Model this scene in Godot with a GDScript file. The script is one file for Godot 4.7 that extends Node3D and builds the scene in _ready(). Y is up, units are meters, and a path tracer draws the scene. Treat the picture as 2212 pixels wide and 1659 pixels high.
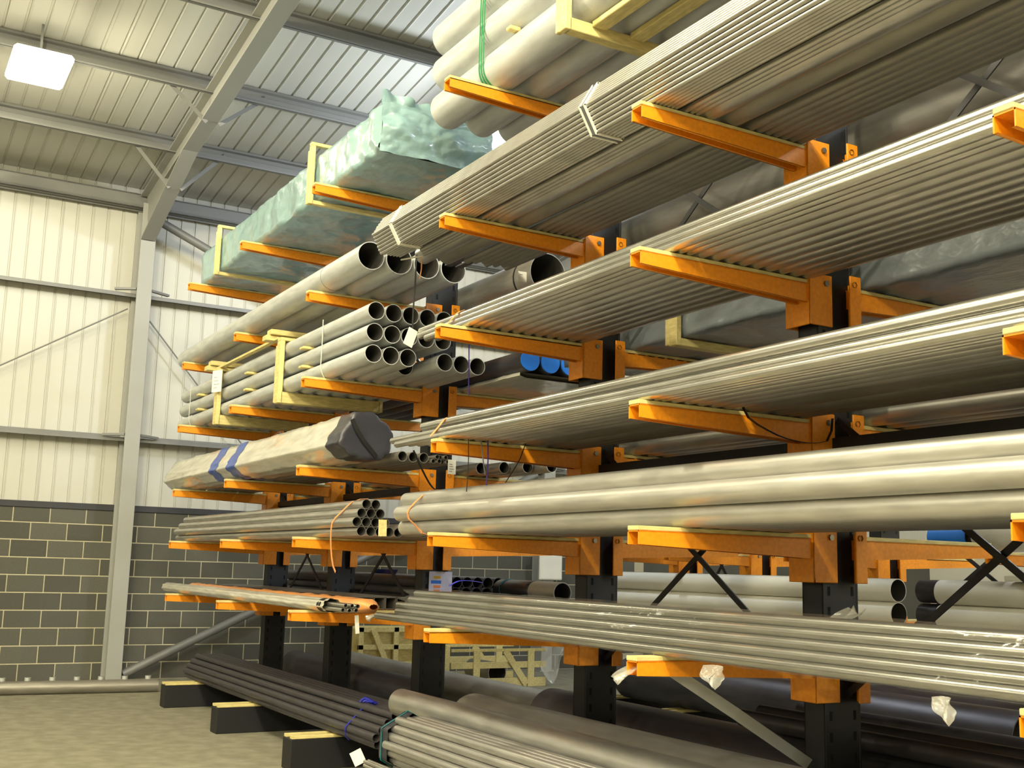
extends Node3D
# Pipe warehouse: a double-sided cantilever rack loaded with steel pipe, seen from the aisle. Units are metres.

var names := {}
var M := {}
var mesh_cache := {}
var rng := RandomNumberGenerator.new()
const LV := [1.202, 1.777, 2.351, 3.075, 3.795, 4.724]   # tops of the arms, lowest level first
const ST := 0.021                                         # timber strip on top of every arm
const ZC := [4.074, 2.09, 0.0, -2.487, -4.558, -6.6]      # columns of the rack
const ORD := ["first", "second", "third", "fourth", "fifth", "sixth", "seventh", "eighth", "ninth", "tenth", "eleventh", "twelfth", "thirteenth"]

# ------------------------------------------------------------------ naming
func put(o: Node3D, called: String, parent: Node = self) -> Node3D:
	var key := str(parent.get_instance_id()) + "/" + called
	var c: int = names.get(key, 0)
	names[key] = c + 1
	o.name = called if c == 0 else "%s_%03d" % [called, c]
	parent.add_child(o, true)
	return o

func tag(o: Node, label: String, category: String, group := "") -> Node:
	o.set_meta("label", label)
	o.set_meta("category", category)
	if group != "":
		o.set_meta("group", group)
	return o

func thing(called: String, label: String, category: String, at := Vector3.ZERO, group := "") -> Node3D:
	var o := Node3D.new()
	put(o, called)
	o.position = at
	tag(o, label, category, group)
	return o

func piece(mesh: Mesh, called: String, m: Material, parent: Node = self, at := Vector3.ZERO) -> MeshInstance3D:
	var o := MeshInstance3D.new()
	o.mesh = mesh
	if mesh.get_surface_count() > 1:
		o.set_surface_override_material(0, m)
		o.set_surface_override_material(1, M.bore)
	else:
		o.material_override = m
	put(o, called, parent)
	o.position = at
	return o

func struct(o: Node) -> Node:
	o.set_meta("kind", "structure")
	return o

# ------------------------------------------------------------------ shapes
func nst() -> SurfaceTool:
	var s := SurfaceTool.new()
	s.begin(Mesh.PRIMITIVE_TRIANGLES)
	return s

func tri(s: SurfaceTool, a: Vector3, b: Vector3, c: Vector3, na: Vector3, nb: Vector3, nc: Vector3) -> void:
	if (b - a).cross(c - a).dot(na + nb + nc) > 0.0:
		s.set_normal(na); s.add_vertex(a)
		s.set_normal(nc); s.add_vertex(c)
		s.set_normal(nb); s.add_vertex(b)
	else:
		s.set_normal(na); s.add_vertex(a)
		s.set_normal(nb); s.add_vertex(b)
		s.set_normal(nc); s.add_vertex(c)

func quad(s: SurfaceTool, a: Vector3, b: Vector3, c: Vector3, d: Vector3, n: Vector3) -> void:
	tri(s, a, b, c, n, n, n)
	tri(s, a, c, d, n, n, n)

func cbox(s: SurfaceTool, lo: Vector3, hi: Vector3, r := 0.0, t := Transform3D.IDENTITY) -> void:
	var c := (lo + hi) / 2
	var h := (hi - lo) / 2
	r = min(r, min(h.x, min(h.y, h.z)) * 0.9)
	var ax := [Vector3.RIGHT, Vector3.UP, Vector3.BACK]
	for i in 3:
		for sg in [-1.0, 1.0]:
			var n: Vector3 = ax[i] * sg
			var u: Vector3 = ax[(i + 1) % 3] * (h[(i + 1) % 3] - r)
			var v: Vector3 = ax[(i + 2) % 3] * (h[(i + 2) % 3] - r)
			var o: Vector3 = c + n * h[i]
			quad(s, t * (o - u - v), t * (o + u - v), t * (o + u + v), t * (o - u + v), (t.basis * n).normalized())
	if r <= 0.0:
		return
	for i in 3:
		var j := (i + 1) % 3
		var k := (i + 2) % 3
		for sj in [-1.0, 1.0]:
			for sk in [-1.0, 1.0]:
				var e: Vector3 = ax[i] * (h[i] - r)
				var p: Vector3 = c + ax[j] * sj * h[j] + ax[k] * sk * (h[k] - r)
				var q: Vector3 = c + ax[j] * sj * (h[j] - r) + ax[k] * sk * h[k]
				quad(s, t * (p - e), t * (p + e), t * (q + e), t * (q - e), (t.basis * (ax[j] * sj + ax[k] * sk)).normalized())
	for sx in [-1.0, 1.0]:
		for sy in [-1.0, 1.0]:
			for sz in [-1.0, 1.0]:
				var g := Vector3(sx, sy, sz)
				var a := c + Vector3(sx * h.x, sy * (h.y - r), sz * (h.z - r))
				var b := c + Vector3(sx * (h.x - r), sy * h.y, sz * (h.z - r))
				var d := c + Vector3(sx * (h.x - r), sy * (h.y - r), sz * h.z)
				var n := (t.basis * g).normalized()
				tri(s, t * a, t * b, t * d, n, n, n)

func box_mesh(lo: Vector3, hi: Vector3, r := 0.0) -> ArrayMesh:
	var s := nst()
	cbox(s, lo, hi, r)
	return s.commit()

# a straight bar from a to b, w wide across and h deep along "up"
func bar(s: SurfaceTool, a: Vector3, b: Vector3, w: float, h: float, up := Vector3.UP, r := 0.0) -> void:
	var d := b - a
	var l := d.length()
	if l < 1e-5:
		return
	d /= l
	var x := up.cross(d)
	if x.length() < 1e-3:
		x = Vector3.RIGHT.cross(d)
	x = x.normalized()
	var y := d.cross(x).normalized()
	cbox(s, Vector3(-w / 2, -h / 2, -l / 2), Vector3(w / 2, h / 2, l / 2), r, Transform3D(Basis(x, y, d), (a + b) / 2))

# a hollow (or, with ri = 0, solid) cylinder along z, centred
func tube_mesh(ro: float, ri: float, l: float, seg := 20) -> ArrayMesh:
	var key := "t%.4f/%.4f/%.4f/%d" % [ro, ri, l, seg]
	if mesh_cache.has(key):
		return mesh_cache[key]
	var s := nst()
	var bore := nst()
	var z := l / 2
	var za := Vector3(0, 0, z)
	for i in seg:
		var p := Vector2.from_angle(TAU * i / seg)
		var q := Vector2.from_angle(TAU * (i + 1) / seg)
		var a := Vector3(p.x, p.y, 0)
		var b := Vector3(q.x, q.y, 0)
		tri(s, a * ro - za, b * ro - za, b * ro + za, a, b, b)
		tri(s, a * ro - za, b * ro + za, a * ro + za, a, b, a)
		if ri > 0.0:
			tri(bore, a * ri - za, b * ri - za, b * ri + za, -a, -b, -b)
			tri(bore, a * ri - za, b * ri + za, a * ri + za, -a, -b, -a)
		for e in [-1.0, 1.0]:
			var n := Vector3(0, 0, e)
			if ri > 0.0:
				quad(s, a * ri + za * e, a * ro + za * e, b * ro + za * e, b * ri + za * e, n)
			else:
				tri(s, za * e, a * ro + za * e, b * ro + za * e, n, n, n)
	var m: ArrayMesh = s.commit()
	if ri > 0.0:
		m = bore.commit(m)
	mesh_cache[key] = m
	return m

# round cord through points
func cord(s: SurfaceTool, pts: Array, r: float, seg := 7) -> void:
	var rings := []
	for i in pts.size():
		var d: Vector3 = (pts[min(i + 1, pts.size() - 1)] - pts[max(i - 1, 0)]).normalized()
		var x := d.cross(Vector3.UP if abs(d.y) < 0.9 else Vector3.RIGHT).normalized()
		var y := d.cross(x)
		var ring := []
		for k in seg:
			var an := TAU * k / seg
			ring.append([pts[i] + (x * cos(an) + y * sin(an)) * r, x * cos(an) + y * sin(an)])
		rings.append(ring)
	for i in pts.size() - 1:
		for k in seg:
			var a = rings[i][k]; var b = rings[i][(k + 1) % seg]; var c = rings[i + 1][(k + 1) % seg]; var d = rings[i + 1][k]
			tri(s, a[0], b[0], c[0], a[1], b[1], c[1])
			tri(s, a[0], c[0], d[0], a[1], c[1], d[1])

# flat ribbon through points, w wide along "side", t thick
func ribbon(s: SurfaceTool, pts: Array, w: float, t: float, side: Vector3) -> void:
	for i in pts.size() - 1:
		var a: Vector3 = pts[i]
		var b: Vector3 = pts[i + 1]
		var d := (b - a).normalized()
		bar(s, a - d * t * 0.4, b + d * t * 0.4, t, w, side)

func curve(pts: Array, n := 10) -> Array:
	var c := Curve3D.new()
	for i in pts.size():
		var tn: Vector3 = (pts[min(i + 1, pts.size() - 1)] - pts[max(i - 1, 0)]) / 5.0
		c.add_point(pts[i], -tn, tn)
	var out := []
	for i in n + 1:
		out.append(c.sample_baked(c.get_baked_length() * i / n, true))
	return out

# smooth skin over a grid of points rows x cols; wrap closes each row
func skin(rows: Array, wrap: bool, s: SurfaceTool = null) -> SurfaceTool:
	if s == null:
		s = nst()
	var nr := rows.size()
	var nc: int = rows[0].size()
	var nn := []
	for i in nr:
		var line := []
		for k in nc:
			var u: Vector3 = rows[min(i + 1, nr - 1)][k] - rows[max(i - 1, 0)][k]
			var kp := (k + 1) % nc if wrap else int(min(k + 1, nc - 1))
			var km := (k - 1 + nc) % nc if wrap else int(max(k - 1, 0))
			var v: Vector3 = rows[i][kp] - rows[i][km]
			line.append(u.cross(v).normalized())
		nn.append(line)
	for i in nr - 1:
		for k in (nc if wrap else nc - 1):
			var k2 := (k + 1) % nc
			tri(s, rows[i][k], rows[i][k2], rows[i + 1][k2], nn[i][k], nn[i][k2], nn[i + 1][k2])
			tri(s, rows[i][k], rows[i + 1][k2], rows[i + 1][k], nn[i][k], nn[i + 1][k2], nn[i + 1][k])
	return s

# ------------------------------------------------------------------ materials
func noise_tex(freq: float, octaves: int, lo: float, hi: float, sd: int, size := 256, ridged := false, normal := 0.0) -> ImageTexture:
	var n := FastNoiseLite.new()
	n.seed = sd
	n.frequency = freq
	n.noise_type = FastNoiseLite.TYPE_SIMPLEX_SMOOTH
	n.fractal_octaves = octaves
	n.fractal_type = FastNoiseLite.FRACTAL_RIDGED if ridged else FastNoiseLite.FRACTAL_FBM
	var src := n.get_seamless_image(size, size)
	var im := Image.create(size, size, false, Image.FORMAT_RGB8)
	for y in size:
		for x in size:
			var v := lerpf(lo, hi, src.get_pixel(x, y).r)
			im.set_pixel(x, y, Color(v, v, v))
	if normal > 0.0:
		im.convert(Image.FORMAT_RGBA8)
		im.bump_map_to_normal_map(normal)
	return ImageTexture.create_from_image(im)

func mat(c: Color, rough: float, metal := 0.0, tex: Texture2D = null, scale := Vector3.ONE, world := false) -> StandardMaterial3D:
	var m := StandardMaterial3D.new()
	m.albedo_color = c
	m.roughness = rough
	m.metallic = metal
	if tex:
		m.albedo_texture = tex
		m.uv1_triplanar = true
		m.uv1_world_triplanar = world
		m.uv1_scale = scale
	return m

func bumpy(m: StandardMaterial3D, t: Texture2D, amount: float) -> StandardMaterial3D:
	m.normal_enabled = true
	m.normal_texture = t
	m.normal_scale = amount
	return m

func make_materials() -> void:
	var fine := noise_tex(0.06, 4, 0.90, 1.0, 1)
	var cloud := noise_tex(0.02, 5, 0.80, 1.0, 2)
	var streak := noise_tex(0.03, 4, 0.82, 1.0, 3)
	var speck := noise_tex(0.12, 3, 0.7, 1.0, 4)
	var wrinkle := noise_tex(0.018, 4, 0.0, 1.0, 5, 512, true, 6.0)
	var lump := noise_tex(0.02, 3, 0.0, 1.0, 6, 256, false, 4.0)
	M.steel = mat(Color(0.80, 0.79, 0.76), 0.36, 0.85, streak, Vector3(3, 3, 0.35))
	M.bright = mat(Color(0.84, 0.83, 0.80), 0.28, 0.95, streak, Vector3(3, 3, 0.35))
	M.matte = mat(Color(0.80, 0.81, 0.80), 0.5, 0.35, streak, Vector3(2, 2, 0.3))
	M.grey = mat(Color(0.60, 0.58, 0.54), 0.45, 0.5, streak, Vector3(2, 2, 0.3))
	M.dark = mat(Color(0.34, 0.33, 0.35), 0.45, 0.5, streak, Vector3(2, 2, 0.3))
	M.orange = mat(Color(0.95, 0.58, 0.045), 0.45, 0.0, fine, Vector3(2, 2, 2))
	M.black = mat(Color(0.055, 0.055, 0.07), 0.5)
	M.slot = mat(Color(0.01, 0.01, 0.01), 0.9)
	M.bolt = mat(Color(0.55, 0.53, 0.5), 0.35, 0.9)
	M.pine = mat(Color(0.90, 0.83, 0.56), 0.7, 0.0, streak, Vector3(4, 4, 1))
	M.pine2 = mat(Color(0.88, 0.81, 0.54), 0.7, 0.0, streak, Vector3(1, 4, 4))
	M.floor = mat(Color(0.60, 0.58, 0.50), 0.75, 0.0, cloud, Vector3(0.8, 0.8, 0.8), true)
	M.block = []
	for k in 4:
		M.block.append(mat(Color(0.38, 0.375, 0.34) * (0.93 + 0.05 * k), 0.95, 0.0, speck, Vector3(3, 3, 3), true))
	M.mortar = mat(Color(0.74, 0.71, 0.60), 0.95, 0.0, fine, Vector3(3, 3, 3), true)
	M.cladding = mat(Color(0.72, 0.715, 0.68), 0.5)
	M.roof = mat(Color(0.72, 0.715, 0.68), 0.55)
	M.flash = mat(Color(0.17, 0.17, 0.19), 0.6)
	M.paint = mat(Color(0.57, 0.57, 0.55), 0.5)
	M.galv = mat(Color(0.44, 0.44, 0.43), 0.5, 0.2)
	M.white = mat(Color(0.90, 0.89, 0.84), 0.6)
	M.plain = mat(Color(0.84, 0.82, 0.75), 0.8)
	M.blue_cap = mat(Color(0.12, 0.50, 0.95), 0.45)
	M.teal = bumpy(mat(Color(0.55, 0.67, 0.68), 0.42, 0.0, fine, Vector3(0.6, 0.6, 0.3)), wrinkle, 0.25)
	M.teal.uv1_scale = Vector3(0.5, 0.5, 0.35)
	M.grey_film = bumpy(mat(Color(0.50, 0.53, 0.56), 0.3, 0.0, fine, Vector3(0.6, 0.6, 0.3)), wrinkle, 0.2)
	M.mid = mat(Color(0.47, 0.46, 0.44), 0.45, 0.4, streak, Vector3(2, 2, 0.3))
	M.satin = mat(Color(0.80, 0.79, 0.76), 0.40, 0.6, streak, Vector3(2, 2, 0.3))
	M.pale = mat(Color(0.76, 0.75, 0.73), 0.33, 0.75, streak, Vector3(2, 2, 0.3))
	M.polished = mat(Color(0.66, 0.65, 0.62), 0.3, 0.95, streak, Vector3(3, 3, 0.35))
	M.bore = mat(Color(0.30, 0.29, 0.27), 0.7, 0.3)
	M.blue_sheet = mat(Color(0.06, 0.10, 0.38), 0.5)
	M.teal.clearcoat_enabled = true
	M.teal.clearcoat = 0.6
	M.teal.clearcoat_roughness = 0.12
	M.film = bumpy(mat(Color(0.80, 0.785, 0.73), 0.35, 0.0, streak, Vector3(1.2, 1.2, 0.25)), wrinkle, 0.22)
	M.film.clearcoat_enabled = true
	M.film.clearcoat = 0.7
	M.film.clearcoat_roughness = 0.1
	M.blue_tape = bumpy(mat(Color(0.22, 0.32, 0.62), 0.35), wrinkle, 0.2)
	M.black_film = bumpy(mat(Color(0.17, 0.17, 0.20), 0.35), wrinkle, 0.25)
	M.clear = bumpy(mat(Color(0.92, 0.92, 0.88, 0.03), 0.12), lump, 0.35)
	M.clear.metallic_specular = 0.22
	M.clear.uv1_triplanar = true
	M.clear.uv1_scale = Vector3(3, 3, 3)
	M.clear.transparency = BaseMaterial3D.TRANSPARENCY_ALPHA
	M.haze_film = bumpy(mat(Color(0.90, 0.89, 0.84, 0.28), 0.2), lump, 0.6)
	M.haze_film.uv1_triplanar = true
	M.haze_film.uv1_scale = Vector3(4, 4, 4)
	M.haze_film.transparency = BaseMaterial3D.TRANSPARENCY_ALPHA
	M.green = mat(Color(0.10, 0.48, 0.26), 0.4)
	M.strap_white = mat(Color(0.86, 0.85, 0.80), 0.5)
	M.strap_grey = mat(Color(0.36, 0.37, 0.38), 0.5)
	M.strap_orange = mat(Color(0.86, 0.58, 0.36), 0.6)
	M.strap_black = mat(Color(0.03, 0.03, 0.035), 0.5)
	M.strap_purple = mat(Color(0.16, 0.08, 0.45), 0.5)
	M.strap_blue = mat(Color(0.10, 0.13, 0.60), 0.5)
	M.orange_film = bumpy(mat(Color(0.88, 0.60, 0.36), 0.3), wrinkle, 0.3)
	M.teal_tape = mat(Color(0.05, 0.40, 0.42), 0.4)
	M.drum = mat(Color(0.72, 0.72, 0.70), 0.5)
	M.housing = mat(Color(0.55, 0.54, 0.50), 0.5, 0.3)
	M.sign_blue = mat(Color(0.12, 0.40, 0.80), 0.5)
	M.sign_yellow = mat(Color(0.78, 0.62, 0.12), 0.5)
	M.sign_orange = mat(Color(0.85, 0.50, 0.28), 0.5)
	M.sign_paper = mat(Color(0.74, 0.74, 0.84), 0.5)
	M.ink = mat(Color(0.25, 0.25, 0.25), 0.7)

# ------------------------------------------------------------------ main
func _ready() -> void:
	rng.seed = 7
	var cam := Camera3D.new()
	put(cam, "camera")
	cam.transform = Transform3D(Basis(Vector3(0.86578, 0.026, 0.49974), Vector3(-0.10261, 0.98665, 0.12644), Vector3(-0.48979, -0.16075, 0.85689)).orthonormalized(), Vector3(-3.0438, 1.5926, 6.2361))
	cam.fov = 37.486
	cam.near = 0.05
	cam.far = 100.0
	cam.current = true
	var env := Environment.new()
	env.background_mode = Environment.BG_COLOR
	env.background_color = Color(0.02, 0.02, 0.025)
	env.tonemap_mode = Environment.TONE_MAPPER_LINEAR
	env.tonemap_exposure = 1.35
	env.sdfgi_enabled = true
	env.ssao_enabled = true
	env.ssil_enabled = true
	var we := WorldEnvironment.new()
	we.environment = env
	add_child(we)
	we.name = "world_environment"
	make_materials()
	lamps()
	room()
	steel_frame()
	rack(0.0, ZC, "orange and black double-sided cantilever rack holding all the pipe in the foreground", true)
	rack(4.0, [2.9, 0.9, -1.15, -2.85, -4.05], "second orange and black cantilever rack in the far aisle behind the first", false)
	top_level_near()
	level_five_near()
	level_four_near()
	level_three_near()
	level_two_near()
	level_one_near()
	floor_level()
	far_loads()
	rear_loads()
	background()
	straps_and_tags()

# ------------------------------------------------------------------ lamps
func high_bay(at: Vector3, warm: bool, energy: float, label: String) -> void:
	var o := thing("high_bay_lamp", label, "lamp", at, "ceiling lamps")
	var s := nst()
	cbox(s, Vector3(-0.22, 0.015, -0.30), Vector3(0.22, 0.05, 0.30), 0.01)
	cbox(s, Vector3(-0.10, 0.05, -0.12), Vector3(0.10, 0.13, 0.12), 0.02)
	piece(s.commit(), "housing", M.housing, o)
	s = nst()
	cbox(s, Vector3(-0.012, 0.13, -0.012), Vector3(0.012, roof_y(at.z) - at.y + 0.01, 0.012))
	piece(s.commit(), "hanger", M.galv, o)
	var m := StandardMaterial3D.new()
	var c := Color(1.0, 0.965, 0.835) if warm else Color(0.92, 0.96, 1.0)
	m.albedo_color = Color(0.9, 0.9, 0.85)
	m.emission_enabled = true
	m.emission = c
	m.emission_energy_multiplier = 8.0
	s = nst()
	cbox(s, Vector3(-0.29, -0.075, -0.42), Vector3(0.29, 0.015, 0.42), 0.03)
	piece(s.commit(), "glowing_diffuser", m, o)
	var l := OmniLight3D.new()
	put(l, "lamp_light", o)
	l.position = Vector3(0, -0.30, 0)
	l.light_color = c
	l.light_energy = energy
	l.light_size = 0.22
	l.omni_range = 40.0
	l.omni_attenuation = 2.0
	l.shadow_enabled = true

func lamps() -> void:
	high_bay(Vector3(-1.86, 6.70, -6.05), true, 3.0, "glowing square high bay lamp hanging under the roof at upper left")
	high_bay(Vector3(-3.1, 7.3, -0.6), true, 14.0, "high bay lamp over the aisle beside the rack")
	high_bay(Vector3(-3.1, 7.8, 5.2), true, 30.0, "high bay lamp over the aisle above the camera")
	high_bay(Vector3(3.05, 6.62, -4.9), false, 8.0, "bluish white high bay lamp half hidden behind the teal wrapped pack")
	high_bay(Vector3(7.6, 7.5, 1.5), false, 14.0, "bluish white high bay lamp over the aisle beyond the second rack")
	for z in [12.0, 19.0, 26.0]:
		for x in [-3.1, -11.0, 7.6]:
			high_bay(Vector3(x, roof_y(z) - 0.6, z), x < 0, 36.0 if x < 0.0 else 18.0, "high bay lamp over the hall behind the camera, %s row, %s column" % [{12.0: "near", 19.0: "middle", 26.0: "far"}[z], {-3.1: "centre", -11.0: "left", 7.6: "right"}[x]])
	for z in [-4.0, 5.2]:
		for x in [-11.0, -18.0]:
			high_bay(Vector3(x, roof_y(z) - 0.6, z), true, 14.0 if z < 0.0 else 26.0, "high bay lamp over the hall left of the picture, %s row, %s column" % ["back" if z < 0 else "front", "inner" if x > -15 else "outer"])

# ------------------------------------------------------------------ room
func room() -> void:
	var s := nst()
	cbox(s, Vector3(-26.3, -0.3, -10.1), Vector3(16.3, 0.0, 33.3))
	struct(piece(s.commit(), "floor", M.floor))
	# back wall: blockwork up to 2.25 m, ribbed liner sheets above
	var w := Node3D.new()
	put(w, "wall_back")
	struct(w)
	piece(box_mesh(Vector3(-26.0, 0, -10.05), Vector3(16.0, 2.25, -9.747)), "mortar_bed", M.mortar, w)
	var bm := box_mesh(Vector3(-0.2185, 0, -0.012), Vector3(0.2185, 0.211, 0.012), 0.003)
	var hm := box_mesh(Vector3(-0.107, 0, -0.012), Vector3(0.107, 0.213, 0.012), 0.005)
	for r in 10:
		var off := 0.0 if r % 2 == 0 else 0.225
		for k in 26:
			var b := piece(bm, "concrete_block", M.block[rng.randi() % 4], w, Vector3(-3.16 + 0.45 * k + off + 0.07, 0.006 + 0.225 * r, -9.756 + rng.randf() * 0.003))
	# plain block skin outside the part the photograph can see
	piece(box_mesh(Vector3(-26.0, 0, -9.77), Vector3(-3.34, 2.25, -9.745)), "block_face", M.block[1], w)
	piece(box_mesh(Vector3(8.8, 0, -9.77), Vector3(16.0, 2.25, -9.745)), "block_face", M.block[1], w)
	piece(box_mesh(Vector3(-26.0, 2.2, -10.06), Vector3(16.0, 7.2, -9.84)), "outer_skin", M.cladding, w)
	var prof := []
	for i in 5:
		var x := i * 0.2
		prof.append_array([Vector2(x, 0), Vector2(x + 0.155, 0), Vector2(x + 0.163, -0.014), Vector2(x + 0.176, -0.014), Vector2(x + 0.186, 0.003)])
	prof.append(Vector2(0.998, 0))
	var sheet := nst()
	for i in prof.size() - 1:
		var a: Vector2 = prof[i]
		var b: Vector2 = prof[i + 1]
		var n := Vector3(-(b.y - a.y), 0, b.x - a.x).normalized()
		quad(sheet, Vector3(a.x, 0, a.y), Vector3(b.x, 0, b.y), Vector3(b.x, 4.55, b.y), Vector3(a.x, 4.55, a.y), n)
	var sm := sheet.commit()
	for k in 42:
		piece(sm, "liner_sheet", M.cladding, w, Vector3(-26.0 + k, 2.26, -9.80))
	struct(piece(box_mesh(Vector3(-26.0, 2.215, -9.83), Vector3(16.0, 2.30, -9.725), 0.006), "trim_1", M.flash))
	struct(piece(box_mesh(Vector3(-26.3, 0, -10.1), Vector3(-26.0, 11.6, 33.3)), "wall_left", M.plain))
	struct(piece(box_mesh(Vector3(16.0, 0, -10.1), Vector3(16.3, 11.6, 33.3)), "wall_right", M.plain))
	struct(piece(box_mesh(Vector3(-26.3, 0, 33.0), Vector3(16.3, 11.6, 33.3)), "wall_front", M.plain))
	# roof: liner sheets run down the slope, one metre wide
	var c := Node3D.new()
	put(c, "ceiling")
	struct(c)
	c.position = Vector3(0, 6.78, -9.6)
	c.rotation.x = -atan(0.105)
	piece(box_mesh(Vector3(-26.3, 0.05, -0.5), Vector3(16.3, 0.25, 43.4)), "outer_skin", M.roof, c)
	var rs := nst()
	for i in prof.size() - 1:
		var a: Vector2 = prof[i]
		var b: Vector2 = prof[i + 1]
		var n := Vector3((b.y - a.y) * -1.0, -(b.x - a.x), 0).normalized()
		quad(rs, Vector3(a.x, -a.y, -0.25), Vector3(b.x, -b.y, -0.25), Vector3(b.x, -b.y, 43.1), Vector3(a.x, -a.y, 43.1), n)
	var rm := rs.commit()
	for k in 42:
		piece(rm, "roof_sheet", M.roof, c, Vector3(-26.0 + k, 0, 0))

func roof_y(z: float) -> float:
	return 6.78 + 0.105 * (z + 9.6)

func steel_frame() -> void:
	var where := ["left of the rack", "behind the middle of the rack"]
	var xs := [0.055, 6.65, -6.2]
	for i in 3:
		var x: float = xs[i]
		var s := nst()
		cbox(s, Vector3(-0.10, 0, -0.012), Vector3(0.10, 6.45, 0.012), 0.003)
		cbox(s, Vector3(-0.006, 0, -0.33), Vector3(0.006, 6.6, 0.0))
		cbox(s, Vector3(-0.10, 0, -0.335), Vector3(0.10, 6.6, -0.315), 0.003)
		var o := thing("steel_column", ["grey painted steel column standing against the block wall left of the rack", "grey steel column standing at the back wall, seen through the rack", "grey steel column at the far left end of the back wall"][i], "column", Vector3(x, 0, -9.40))
		piece(s.commit(), "column_shaft", M.paint, o)
		s = nst()
		cbox(s, Vector3(-0.13, 0, -0.36), Vector3(0.13, 0.02, 0.03))
		piece(s.commit(), "base_plate", M.paint, o)
		s = nst()
		for yy in [3.2, 5.2]:
			bar(s, Vector3(-0.1, yy + 0.03, -0.02), Vector3(-0.36, yy + 0.02, -0.14), 0.05, 0.03)
			bar(s, Vector3(0.1, yy + 0.03, -0.02), Vector3(0.36, yy + 0.02, -0.14), 0.05, 0.03)
		piece(s.commit(), "rail_bracket", M.galv, o)
		# rafter with haunch
		var r := thing("roof_rafter", ["grey steel roof rafter rising from the column left of the rack", "grey steel roof rafter over the middle of the rack", "grey steel roof rafter at far left"][i], "beam", Vector3(x, 0, 0))
		s = nst()
		var dz := 20.0
		var a := Vector3(-0.03, roof_y(-9.5) - 0.21, -9.5)
		var b := Vector3(-0.03, roof_y(10.8) - 0.21, 10.8)
		bar(s, a, b, 0.19, 0.018)
		var dn := Vector3(0, -0.31, 0)
		bar(s, a + dn + (b - a) * 0.07, b + dn, 0.19, 0.018)
		bar(s, a + dn / 2, b + dn / 2, 0.012, 0.31)
		# haunch: a second web and flange dropping to the column
		var h0 := a + dn + (b - a) * 0.115
		var h1 := Vector3(-0.01, 5.93, -9.36)
		bar(s, h0, h1, 0.19, 0.018)
		var hw := [a + dn, h0, h1]
		for e in [-0.006, 0.006]:
			var nx := Vector3(sign(e), 0, 0)
			tri(s, hw[0] + Vector3(e, 0, 0), hw[1] + Vector3(e, 0, 0), hw[2] + Vector3(e, 0, 0), nx, nx, nx)
		piece(s.commit(), "rafter_beam", M.paint, r)
		for zz in [-8.0, -6.3]:
			for sx in [-1.0, 1.0]:
				s = nst()
				bar(s, Vector3(sx * 0.62, roof_y(zz) - 0.10, zz), Vector3(sx * 0.07, roof_y(zz) - 0.56 - (0.12 if zz < -7 else 0.0), zz), 0.045, 0.012, Vector3.BACK)
				piece(s.commit(), "fly_brace", M.galv, r)
	for k in 12:
		var z := -7.98 + 1.7 * k
		if z > 10.5:
			break
		var y := roof_y(z)
		var s := nst()
		var pp := [Vector2(-0.06, -0.012), Vector2(0.0, -0.012), Vector2(0.0, -0.04), Vector2(-0.035, -0.055), Vector2(-0.035, -0.105), Vector2(0.0, -0.120), Vector2(0.0, -0.205), Vector2(0.008, -0.225), Vector2(0.055, -0.225), Vector2(0.055, -0.205)]
		for i in pp.size() - 1:
			var a2: Vector2 = pp[i]
			var b2: Vector2 = pp[i + 1]
			var nn := Vector3(0, b2.x - a2.x, -(b2.y - a2.y)).normalized()
			for e in [0.0, -0.004]:
				var o3: Vector3 = nn * e
				quad(s, Vector3(-26, y + a2.y, z + a2.x) + o3, Vector3(16, y + a2.y, z + a2.x) + o3, Vector3(16, y + b2.y, z + b2.x) + o3, Vector3(-26, y + b2.y, z + b2.x) + o3, nn if e == 0.0 else -nn)
		tag(piece(s.commit(), "roof_purlin", M.galv), "galvanised roof purlin, %s from the back wall" % (["nearest", "second", "third", "fourth", "fifth", "sixth", "seventh", "eighth", "ninth", "tenth", "eleventh", "twelfth"][k]), "beam", "roof purlins")
	var e := nst()
	cbox(e, Vector3(-26, 6.42, -9.57), Vector3(16, 6.62, -9.56))
	cbox(e, Vector3(-26, 6.42, -9.70), Vector3(16, 6.432, -9.56))
	cbox(e, Vector3(-26, 6.42, -9.58), Vector3(16, 6.46, -9.56))
	cbox(e, Vector3(-26, 6.60, -9.70), Vector3(16, 6.612, -9.56))
	cbox(e, Vector3(-26, 6.40, -9.70), Vector3(16, 6.62, -9.69))
	tag(piece(e.commit(), "eaves_beam", M.galv), "deep galvanised eaves beam along the top of the back wall", "beam")
	for k in 2:
		var y: float = [3.2, 5.19][k]
		var s := nst()
		cbox(s, Vector3(-26, y - 0.01, -9.79), Vector3(16, y, -9.56))
		cbox(s, Vector3(-26, y - 0.05, -9.566), Vector3(16, y, -9.56))
		cbox(s, Vector3(-26, y - 0.01, -9.79), Vector3(16, y + 0.05, -9.78))
		tag(piece(s.commit(), "wall_rail", M.galv), ["lower horizontal galvanised rail across the ribbed wall", "upper horizontal galvanised rail across the ribbed wall"][k], "beam", "cladding rails")
	var b1 := nst()
	cord(b1, [Vector3(0.19, 0.09, -9.5), Vector3(6.45, 3.10, -9.5)], 0.058, 14)
	tag(piece(b1.commit(), "brace_tube", M.galv), "grey round bracing tube rising right from the foot of the column", "brace")
	var b2 := nst()
	cord(b2, [Vector3(0.15, 6.20, -9.3), Vector3(6.45, 3.55, -9.3)], 0.058, 14)
	tag(piece(b2.commit(), "brace_tube", M.galv), "grey round bracing tube falling right from the head of the column", "brace")
	var b3 := nst()
	cord(b3, [Vector3(-0.10, 4.98, -9.62), Vector3(-3.4, 2.9, -9.62)], 0.010, 6)
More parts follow.
